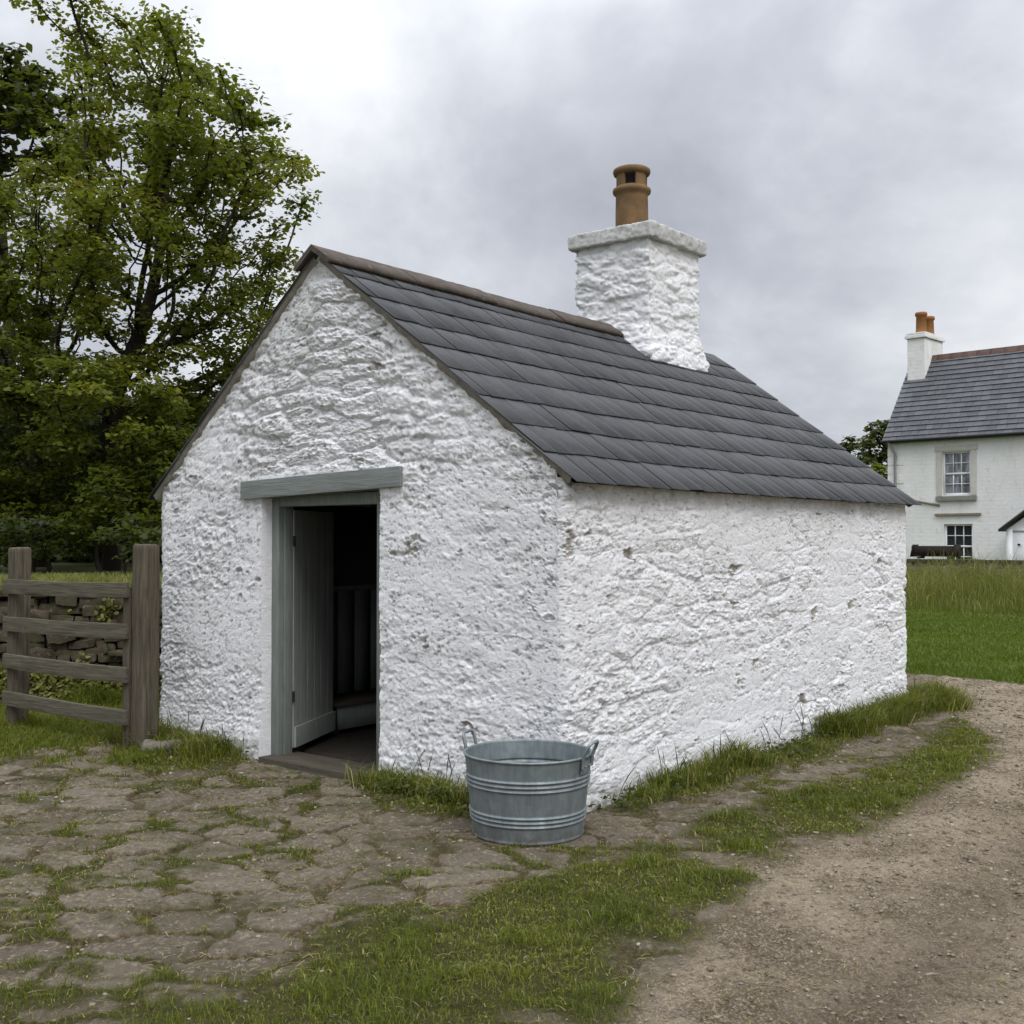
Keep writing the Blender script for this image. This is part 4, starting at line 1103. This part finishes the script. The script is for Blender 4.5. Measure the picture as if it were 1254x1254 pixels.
def build_stone_wall():
    rng = np.random.default_rng(8)
    g = Geo()
    base = np.array([-9.5, 9.7]); dirw = np.array([1, .17]); dirw = dirw / np.hypot(*dirw); nn = np.array([-dirw[1], dirw[0]])
    length = 11.5
    r = empty('dry_stone_wall', (base[0], base[1], 0), math.atan2(dirw[1], dirw[0]))
    z = -.05
    while z < 1.08:
        hc = rng.uniform(.045, .095); x = rng.uniform(-.2, 0)
        while x < length:
            wd = rng.uniform(.07, .28); hh = hc * rng.uniform(.75, 1.35); z0 = z + rng.normal(0, .014)
            dpt = rng.normal(0, .03); near = 3.5 < x < 8.2; ti = rng.normal(0, .10); ta = rng.normal(0, .16)
            def tilt(P, xc=x + wd / 2, zc=z0 + hh / 2, ti=ti, ta=ta, y0=dpt):
                D = P - np.array([xc, y0, zc]); return np.stack([xc + D[:, 0] - ti * D[:, 2], P[:, 1] + ta * D[:, 0], zc + D[:, 2] + ti * D[:, 0]], -1)
            rough_box(g, x + .004, x + wd - .004, dpt + z * .08, dpt + .34, z0, z0 + hh, .035 if near else .12, .034, 8, .016, int(rng.integers(1, 999)), post=tilt)
            x += wd
        z += hc * .92
    for k in range(26):
        x = rng.uniform(0, length); rough_box(g, x, x + rng.uniform(.12, .3), .02, .35, 1.02, 1.02 + rng.uniform(.06, .15), .05, .034, 8, .02, int(rng.integers(1, 999)))
    tag(r, 'old dry stone wall of rough dark stones behind the wooden fence', 'wall')
    g.build('stone_courses', M_DRY, r, True)
    # grown-over top
    g = Geo(); n = 26000
    x = rng.uniform(0, length, n); y = rng.uniform(.02, 1.6, n)
    wx = base[0] + x * dirw[0] + y * nn[0]; wy = base[1] + x * dirw[1] + y * nn[1]
    cl = fbm(wx * 2.4, wy * 2.4, None, 12, 3)
    h = rng.uniform(.05, .15, n) * (.3 + 1.5 * cl); tint = .25 + .6 * fbm(wx * 1.3, wy * 1.3, None, 13, 3) + rng.normal(0, .12, n)
    blades(g, wx, wy, np.full(n, 1.06) + .04 * fbm(wx * 2, wy * 2, None, 50, 2), h, .011 * rng.uniform(.6, 1.2, n), rng.uniform(.2, 1., n), tint, rng)
    # creeping growth on its face
    n = 26000
    x = rng.uniform(2, 9, n); zz = rng.uniform(.02, 1.0, n); dn = fbm(x * 1.6, zz * 1.6, None, 44, 3)
    k = (rng.random(n) < sst(.42, .55, dn + .16 * (zz < .35))); x, zz = x[k], zz[k]; y = -.03 + zz * .08 - rng.random(len(x)) * .05
    wx = base[0] + x * dirw[0] + y * nn[0]; wy = base[1] + x * dirw[1] + y * nn[1]
    leaves(g, np.stack([wx, wy, zz], -1), rng.normal(0, .6, (len(x), 3)) + [0, -.7, .6], rng.uniform(.016, .036, len(x)), .2 + .5 * rng.random(len(x)), rng)
    tag(g.build('wall_top_grass', M_TALL), 'grass and creeping growth over the dry stone wall', 'grass', kind='stuff')
    # the higher field held back by the wall
    xs = np.linspace(-40, 1.0, 120); ys = np.linspace(0, 1, 60) ** 2 * 45
    Xg, Yg = np.meshgrid(xs, ys, indexing='ij'); y0 = base[1] + (Xg - base[0]) * .17 + .30
    Zg = 1.05 + .12 * (fbm(Xg * .5, Yg * .5, None, 3, 3) - .5)
    V = np.stack([Xg, y0 + Yg, Zg], -1).reshape(-1, 3); nb = 60; i = np.arange(119)[:, None]; j = np.arange(59)[None]
    f = Geo(); f.add(V, np.stack([i * nb + j, (i + 1) * nb + j, (i + 1) * nb + j + 1, i * nb + j + 1], -1).reshape(-1, 4))
    low = np.stack([xs, base[1] + (xs - base[0]) * .17 + .30, 0 * xs - .1], -1); up = V.reshape(120, 60, 3)[:, 0]
    a = np.arange(119); f.add(np.concatenate([low, up]), np.stack([a, a + 1, 120 + a + 1, 120 + a], -1))
    e_ = V.reshape(120, 60, 3)[-1]; el = e_.copy(); el[:, 2] = -.1; a = np.arange(59); f.add(np.concatenate([el, e_]), np.stack([a, a + 1, 60 + a + 1, 60 + a], -1))
    t = NT('field'); c = t.mix(t.ramp(t.noise(1.4, 6, .7), [(.35, 0.), (.65, 1.)]), (.030, .040, .010), (.085, .095, .022))
    tag(f.build('field', t.fin(c, .95, t.bump(t.noise(20, 5, .7), .03, .8)), None, True), 'raised field behind the dry stone wall', 'field', kind='structure')

# ------------------------------------------------------------------ farmhouse
def wall_holes(g, x0, x1, z0, z1, holes, y=0., depth=.14):
    xs = sorted({x0, x1, *[h[0] for h in holes], *[h[1] for h in holes]}); zs = sorted({z0, z1, *[h[2] for h in holes], *[h[3] for h in holes]})
    for a, b in zip(xs, xs[1:]):
        for c, d in zip(zs, zs[1:]):
            if any(h[0] <= a and b <= h[1] and h[2] <= c and d <= h[3] for h in holes): continue
            g.add([(a, y, c), (b, y, c), (b, y, d), (a, y, d)], [(0, 1, 2, 3)])
    for (a, b, c, d) in holes:
        q = [(a, c), (b, c), (b, d), (a, d)]
        for k in range(4):
            (xa, za), (xb, zb) = q[k], q[(k + 1) % 4]
            g.add([(xa, y, za), (xb, y, zb), (xb, y + depth, zb), (xa, y + depth, za)], [(3, 2, 1, 0)])

def build_farmhouse():
    r = empty('farmhouse', (12.53, 38., 0), math.atan2(-.695, .72))
    tag(r, 'white two-storey farmhouse with slate roof and gable chimney across the lawn', 'house')
    LEN, DEP, ZEV, DR_, ZR = 10.5, 4.3, 4.80, 2.15, 7.78
    t = NT('painted_masonry')
    br = t.n('ShaderNodeTexBrick'); br.inputs['Scale'].default_value = 1; br.inputs['Brick Width'].default_value = .34; br.inputs['Row Height'].default_value = .125
    br.inputs['Mortar Size'].default_value = .012; br.inputs['Mortar Smooth'].default_value = .6
    sp = t.n('ShaderNodeSeparateXYZ'); t.l(t.tc.outputs['Object'], sp.inputs[0]); cb = t.n('ShaderNodeCombineXYZ')
    t.l(t.math('ADD', sp.outputs[0], sp.outputs[1]), cb.inputs[0]); t.l(t.math('ADD', sp.outputs[2], t.math('MULTIPLY', t.noise(1.4, 3, .6), .05)), cb.inputs[1]); t.l(cb.outputs[0], br.inputs['Vector'])
    c = t.mix(t.ramp(t.noise(1.1, 5, .6), [(.4, 0.), (.7, 1.)]), (.78, .78, .77), (.70, .70, .68))
    c = t.mix(t.ramp(t.noise(5, 5, .7, t.co((1, 1, .6))), [(.56, 0.), (.70, .55)]), c, (.50, .47, .40))
    c = t.mix(t.ramp(t.noise(2.2, 6, .7, t.co((1.6, 1.6, .25))), [(.55, 0.), (.72, .45)]), c, (.47, .46, .41))
    nrm = t.bump(t.noise(9, 5, .65), .02, .5); mh = t.bump(br.outputs['Fac'], -.02, .8, nrm) if False else None
    b2 = t.n('ShaderNodeBump'); b2.invert = True; b2.inputs['Distance'].default_value = .010; b2.inputs['Strength'].default_value = .25; t.l(br.outputs['Fac'], b2.inputs['Height']); t.l(nrm, b2.inputs['Normal'])
    M_FW = t.fin(c, .9, b2.outputs[0], spec=.2)
    W1 = (1.84, 2.75, 2.95, 4.36); W2 = (1.88, 2.80, .62, 2.04)
    W3 = (7.2, 8.1, 2.95, 4.36); W4 = (7.2, 8.1, .62, 2.04)
    DO = (4.48, 5.34, 0.0, 2.0)
    g = Geo(); wall_holes(g, 0, LEN, -.2, ZEV, [W1, W2, W3, W4, DO])
    for x in (0, LEN):
        f = [(x, 0, -.2), (x, DEP, -.2), (x, DEP, ZEV), (x, DR_, ZR - .05), (x, 0, ZEV)]
        g.add(f, [(4, 3, 2, 1, 0) if x == 0 else (0, 1, 2, 3, 4)])
    g.add([(0, DEP, -.2), (LEN, DEP, -.2), (LEN, DEP, ZEV), (0, DEP, ZEV)], [(3, 2, 1, 0)])
    g.build('wall', M_FW, r)
    # quoins up the left corner
    M_TRIM = m_stone('painted_trim', (.66, .65, .60), (.54, .53, .48), (.38, .36, .30), .5, 3)
    g = Geo(); z = .1; k = 0
    while z < ZEV - .3:
        wd = .55 if k % 2 else .34; rough_box(g, -.012, wd, -.022, .10, z, z + .27, .2, .006, 3, .02, k); z += .30; k += 1
    g.build('quoins', M_FW, r, True)
    # roof
    rf = Geo()
    for sgn in (-1, 1):
        ye, yr = (-.18, DR_) if sgn < 0 else (DEP + .18, DR_)
        ze = ZEV - .02 - .18 * 0; run = abs(yr - ye); rise = ZR - ze; ln = math.hypot(run, rise); nrow = 17
        nz = np.array([0, -rise if sgn < 0 else rise, run]) / ln
        for q in range(nrow):
            t0, t1 = q / nrow, (q + 1.12) / nrow
            x = -.12 + (q % 2) * -.0
            while x < LEN + .1:
                wd = random.uniform(.22, .36); xb = min(x + wd, LEN + .12)
                def P(xx, tt, h): return np.array([xx, yr + (ye - yr) * tt, ZR + (ze - ZR) * tt]) + nz * h
                hh = random.uniform(.0, .006)
                V = [P(x + .003, t0, .02), P(xb - .003, t0, .02), P(xb - .003, min(t1, 1.01), .05 + hh), P(x + .003, min(t1, 1.01), .05 + hh), P(x + .003, min(t1, 1.01), .032), P(xb - .003, min(t1, 1.01), .032)]
                rf.add(V, [(0, 1, 2, 3) if sgn > 0 else (3, 2, 1, 0), (3, 2, 5, 4)]); x = xb
        P0 = [np.array([xx, yy, zz]) for xx in (-.11, LEN + .11) for (yy, zz) in ((yr, ZR), (ye, ze))]
        V = P0 + [p_ - nz * .09 for p_ in P0]
        rf.add(V, [(0, 1, 3, 2), (4, 6, 7, 5), (0, 4, 5, 1), (2, 3, 7, 6), (1, 5, 7, 3)])
    rfo = rf.build('roof', m_slate('house_slate', ((.055, .058, .064), (.095, .10, .108))), r)
    g = Geo()
    x = -.1
    while x < LEN:
        xb = min(x + .45, LEN + .1)
        V = [(xx, DR_ + dy, ZR + dz) for xx in (x + .004, xb - .004) for dy, dz in ((-.17, -.16), (-.02, .10), (.02, .10), (.17, -.16))]
        g.add(V, [(0, 1, 5, 4), (1, 2, 6, 5), (2, 3, 7, 6), (0, 3, 2, 1), (4, 5, 6, 7)]); x = xb
    g.build('ridge_tiles', m_stone('house_ridge', (.115, .07, .055), (.075, .052, .043), lich=.3), rfo)
    g = Geo(); g.tube([(-.14, -.23, ZEV - .01), (LEN + .14, -.23, ZEV - .01)], .055, 8); g.build('gutter', M_IRON, r, True)
    g = Geo(); g.tube([(.12, -.23, ZEV - .03), (.22, -.14, ZEV - .25), (.28, -.07, ZEV - .42), (.28, -.07, .1)], .042, 8); g.build('drainpipe', m_plain('pipe_paint', (.30, .29, .30), .6), r, True)
    # chimney on the gable, two pots
    g = Geo(); rough_box(g, .0, .62, 1.50, 2.98, 5.6, 8.42, .12, .010, 3, .02, 6); c_ = g.build('chimney', M_FW, r, True)
    g = Geo(); rough_box(g, -.07, .69, 1.43, 3.05, 8.425, 8.56, .12, .008, 3, .03, 7); rough_box(g, -.03, .65, 1.47, 3.01, 8.565, 8.63, .12, .006, 3, .03, 8); g.build('cap', M_FW, c_, True)
    MP = m_plain('orange_clay', (.30, .135, .045), .8, .35, 3)
    for yy, hh in ((1.95, .74), (2.55, .68)):
        g = Geo(); g.lathe([(.0, 0), (.20, 0), (.20, .04), (.18, .10), (.165, hh - .14), (.20, hh - .12), (.205, hh - .03), (.18, hh), (.13, hh), (.13, .2), (0, .2)], 24, (.31, yy, 8.63)); g.build('chimney_pot', MP, c_, True)
    # windows
    M_WP = m_plain('white_window_paint', (.80, .80, .80), .5, .08)
    gl = NT('window_glass'); gl.fin((.03, .035, .04), .06, spec=.6); M_GL = gl.m
    M_CUR = m_plain('lace_curtain', (.36, .37, .40), .9, .2, 4)
    for (a, b, c, d), cur in ((W1, 1), (W2, 0), (W3, 1), (W4, 0)):
        g = Geo(); y0, y1 = .075, .135; fw = .055
        g.box(a, a + fw, y0, y1, c, d); g.box(b - fw, b, y0, y1, c, d); g.box(a + fw, b - fw, y0, y1, c, c + .08); g.box(a + fw, b - fw, y0, y1, d - fw, d)
        mz = (c + d) / 2; g.box(a + fw, b - fw, y0 + .01, y1 - .005, mz - .03, mz + .03)
        iw = b - a - 2 * fw
        for k in (1, 2): g.box(a + fw + iw * k / 3 - .014, a + fw + iw * k / 3 + .014, y0 + .02, y1 - .015, c + .08, mz - .03); g.box(a + fw + iw * k / 3 - .014, a + fw + iw * k / 3 + .014, y0 + .02, y1 - .015, mz + .03, d - fw)
        for (za, zb) in ((c + .08, mz - .03), (mz + .03, d - fw)):
            zm = (za + zb) / 2; g.box(a + fw, b - fw, y0 + .022, y1 - .017, zm - .013, zm + .013)
        wn = g.build('window', M_WP, r)
        g = Geo(); g.add([(a, .128, c), (b, .128, c), (b, .128, d), (a, .128, d)], [(0, 1, 2, 3)]); g.build('glass', M_GL if not cur else m_glass_curtain(), wn)
        g = Geo(); rough_box(g, a - .20, b + .20, -.10, .08, c - .17, c - .01, .15, .008, 3, .02, 9); g.build('sill', m_stone('sill_stone', (.30, .30, .26), (.20, .20, .17), lich=.4, sc=3) if False else M_SILL, wn, True)
        g = Geo()
        if cur:
            rough_box(g, a - .20, a - .005, -.030, .05, c, d + .02, .15, .008, 3, .015, 10); rough_box(g, b + .005, b + .20, -.030, .05, c, d + .02, .15, .008, 3, .015, 11)
            rough_box(g, a - .24, b + .24, -.034, .05, d + .025, d + .20, .15, .008, 3, .015, 12)
        else: rough_box(g, a - .28, b + .28, -.07, .05, d + .27, d + .35, .15, .008, 3, .015, 12)
        g.build('surround', M_TRIM if cur else M_DRIP, wn, True)
    # sloping drip course low on the wall
    g = Geo()
    V = []
    for xx, zz in ((.10, 2.95), (1.75, 2.62)):
        V += [(xx, -.05, zz), (xx, .02, zz), (xx, -.05, zz + .05), (xx, .02, zz + .07)]
    g.add(V, [(0, 4, 5, 1), (0, 2, 6, 4), (2, 3, 7, 6), (0, 1, 3, 2), (4, 6, 7, 5)]); g.build('drip_course', M_DRIP, r)
    # porch
    g = Geo(); px0, px1, pd = 4.20, 5.80, -.95
    for xx in (px0, px1 - .06): g.box(xx, xx + .06, pd + .06, .0, 0, 1.85)
    pcx = (px0 + px1) / 2
    g.add([(px0, pd + .05, 1.85), (px1, pd + .05, 1.85), (pcx, pd + .05, 2.42)], [(0, 1, 2)])
    g.box(px0, px0 + .18, pd, pd + .06, 0, 1.85); g.box(px1 - .18, px1, pd, pd + .06, 0, 1.85); g.box(px0 + .18, px1 - .18, pd, pd + .06, 1.78, 1.85)
    po = g.build('porch', M_WP, r)
    g = Geo()
    for sg in (-1, 1):
        xe = pcx + sg * .98; V = [(pcx, pd - .16, 2.60), (xe, pd - .16, 1.86), (xe, .0, 1.86), (pcx, .0, 2.60)]
        V += [(a, b, c - .07) for a, b, c in V]; g.add(V, [(0, 1, 2, 3), (4, 7, 6, 5), (0, 4, 5, 1), (1, 5, 6, 2)])
    g.build('porch_roof', m_slate('porch_slate', ((.05, .05, .055), (.07, .07, .075))), po)
    g = Geo(); g.box(px0 + .18, px1 - .18, pd + .02, pd + .055, .05, 1.78); g.box(px0 + .28, pcx - .05, pd + .008, pd + .019, .25, .85); g.box(pcx + .05, px1 - .28, pd + .008, pd + .019, .25, .85)
    d_ = g.build('door', M_WP, po)
    g = Geo(); g.lathe([(0, -.05), (.03, -.045), (.045, -.02), (.03, 0), (0, .01)], 16, (px0 + .36, pd - .0, 1.42)); k_ = g.build('knob', M_IRON, d_, True)

M_SILL = m_stone('sill_stone', (.30, .30, .27), (.20, .20, .18), (.36, .35, .30), .4, 3)
M_DRIP = m_stone('drip_stone', (.30, .24, .19), (.22, .19, .16), (.4, .38, .33), .4, 3)
_gc = []
def m_glass_curtain():
    if not _gc:
        t = NT('curtained_glass'); c = t.mix(t.ramp(t.noise(2.2, 4, .6, t.co((4, 1, 1))), [(.4, 0.), (.6, 1.)]), (.10, .11, .13), (.30, .31, .34))
        _gc.append(t.fin(c, .08, spec=.6))
    return _gc[0]

def build_garden():
    ang = math.atan2(-.695, .72)
    r = empty('garden_wall', (9.2, 34.3, 0), ang)
    tag(r, 'low pale stone garden wall with dark coping in front of the farmhouse', 'wall')
    rng = np.random.default_rng(2)
    g = Geo(); z = 0
    while z < .82:
        hc = rng.uniform(.13, .20); x = 0
        while x < 16:
            wd = rng.uniform(.25, .6); rough_box(g, x + .01, x + wd - .01, rng.normal(0, .015), .35, z, z + hc * .97, .14, .015, 4, .03, int(rng.integers(1, 900))); x += wd
        z += hc
    g.build('stone_courses', m_stone('garden_stone', (.33, .31, .28), (.20, .19, .16), (.10, .11, .06), .6, 3), r, True)
    g = Geo(); x = 0
    while x < 16:
        wd = rng.uniform(.7, 1.3); rough_box(g, x + .005, x + wd - .005, -.05, .40, .90, 1.0, .15, .012, 3, .02, int(rng.integers(1, 900))); x += wd
    g.build('coping', m_stone('coping', (.075, .06, .055), (.04, .034, .03), (.12, .12, .09), .4, 3), r, True)
    p = empty('wooden_trough', (12.05, 32.55, 1.005), ang)
    tag(p, 'dark wooden trough on top of the garden wall below the farmhouse windows', 'trough')
    g = Geo()
    M_DW = m_wood('dark_wood', (.030, .022, .018), (.014, .011, .010), (1, 10, 10))
    for yy in (-.16, .14): g.box(-.62, .62, yy, yy + .03, .06, .36)
    g.box(-.60, .60, -.13, .14, .06, .09)
    g.build('side_boards', M_DW, p)
    for xx in (-.66, .62):
        g = Geo(); V = [(xx, -.18, .05), (xx + .05, -.18, .05), (xx + .05, .19, .05), (xx, .19, .05), (xx + (.08 if xx < 0 else 0), -.18, .40), (xx + .05 + (.05 if xx < 0 else 0), -.18, .40), (xx + .05 + (.05 if xx < 0 else 0), .19, .40), (xx + (.08 if xx < 0 else 0), .19, .40)]
        g.add(V, [(3, 2, 1, 0), (4, 5, 6, 7), (0, 1, 5, 4), (1, 2, 6, 5), (2, 3, 7, 6), (3, 0, 4, 7)]); g.build('end_board', M_DW, p)
    for xx in (-.45, .42):
        g = Geo(); g.box(xx, xx + .08, -.16, .17, 0, .055); g.build('foot', M_DW, p)
    rng2 = np.random.default_rng(31)
    s = 33.4 / F_PX
    tree('garden_shrub', 'small dark green shrub right of the wooden trough before the lower window', None, (13.05, 33.1, 0), .85, .03,
         [(13.05, 33.1, .95, .42, .35, .34, 1)], rng2, M_LEAFD, .05, 16, .16, 90., (0, 0), .3, .14, .2, .005, 4)

# ------------------------------------------------------------------ loose stones and straw
def build_pebbles():
    rng = np.random.default_rng(17)
    ico = bpy.data.meshes.new('tmp'); import bmesh
    bm = bmesh.new(); bmesh.ops.create_icosphere(bm, subdivisions=1, radius=1); bm.to_mesh(ico); bm.free()
    T = np.array([v.co[:] for v in ico.vertices]); F = np.array([p.vertices[:] for p in ico.polygons]); bpy.data.meshes.remove(ico)
    def dens(x, y):
        gm, gr, lw = masks(x, y); return np.clip(gr * .9 + .20 * (1 - gr) * (1 - lw), 0, 1) * (1 - .8 * gm) * (np.abs(x) < .5 * y + .5) * outside_house(x, y, .05) * np.clip(6 / y, .25, 1)
    x, y = sample(rng, 90000, -4, 7, 3.0, 13, dens); n = len(x)
    s = .0030 + .008 * rng.random(n) ** 5 ; s *= np.clip(y / 5, .9, 1.8)
    big = rng.random(n) < .0015; s = np.where(big, s + .012, s)
    sc = np.stack([s * rng.uniform(.8, 1.6, n), s * rng.uniform(.8, 1.6, n), s * rng.uniform(.4, .8, n)], -1)
    a = rng.uniform(0, 2 * pi, n); c, sn = np.cos(a), np.sin(a)
    V = T[None] * sc[:, None] * (1 + .25 * rng.normal(0, 1, (n, len(T), 1)).clip(-1, 1))
    V = np.stack([V[..., 0] * c[:, None] - V[..., 1] * sn[:, None], V[..., 0] * sn[:, None] + V[..., 1] * c[:, None], V[..., 2]], -1)
    V += np.stack([x, y, ground_z(x, y) + s * .15], -1)[:, None]
    g = Geo(); g.add(V.reshape(-1, 3), (np.arange(n)[:, None, None] * len(T) + F[None]).reshape(-1, 3), dict(tint=np.repeat(rng.random(n), len(T))))
    t = NT('pebbles'); cc = t.ramp(t.attr('tint'), [(0., (.12, .098, .074)), (.55, (.20, .170, .130)), (.95, (.27, .235, .185)), (1., (.32, .285, .23))])
    tag(g.build('loose_gravel', t.fin(cc, .9, spec=.2), None, True), 'loose small stones scattered over the track and yard', 'gravel', kind='stuff')
    # straw and dead stalks lying flat
    x, y = sample(rng, 26000, -3.2, 4, 3., 9, lambda x, y: (1 - masks(x, y)[1] * .75) * (1 - .8 * masks(x, y)[0]) * sst(.40, .60, fbm(x * 1.9, y * 2.6, None, 88, 4)) * outside_house(x, y, .05)); n = len(x)
    a = rng.uniform(0, 2 * pi, n); l = rng.uniform(.008, .032, n); wd = rng.uniform(.0008, .0024, n); z = ground_z(x, y) + rng.uniform(.004, .02, n)
    dx, dy = np.cos(a), np.sin(a); V = np.zeros((n, 6, 3))
    for k, tt in enumerate((-1, 0, 1)):
        bow = rng.normal(0, .12, n) * l * (tt == 0)
        cxp, cyp = x + dx * l * tt - dy * bow, y + dy * l * tt + dx * bow; zz = z + (tt == 0) * .004
        V[:, 2 * k] = np.stack([cxp - dy * wd, cyp + dx * wd, zz], -1); V[:, 2 * k + 1] = np.stack([cxp + dy * wd, cyp - dx * wd, zz], -1)
    k = np.arange(n)[:, None] * 6; g = Geo(); g.add(V.reshape(-1, 3), np.concatenate([k + [[0, 1, 3, 2]], k + [[2, 3, 5, 4]]]), dict(tint=np.repeat(.86 + .14 * rng.random(n) ** 2, 6)))
    tag(g.build('straw_litter', M_GRASS), 'dry straw and dead stalks lying over the yard stones', 'straw', kind='stuff')

def build_boulder():
    x, y = to_world(-3.40, -.33)
    r = empty('boulder', (x, y, 0), .3)
    tag(r, 'pale half-buried boulder in the grass tuft between fence post and doorway', 'stone')
    g = Geo(); rough_box(g, -.14, .16, -.08, .09, -.08, .085, .016, .035, 6, .05, 91)
    g.build('rock', m_stone('pale_rock', (.20, .18, .145), (.085, .075, .06), (.34, .33, .29), .6, 9), r, True)

build_wash_house(); build_bench(); build_boulder(); build_tub(); build_fence(); build_stone_wall()
build_farmhouse(); build_garden(); build_trees(); build_grass(); build_pebbles()
SC.cycles.max_bounces = 8; SC.cycles.diffuse_bounces = 4; SC.cycles.transparent_max_bounces = 4
SC.cycles.use_denoising = True
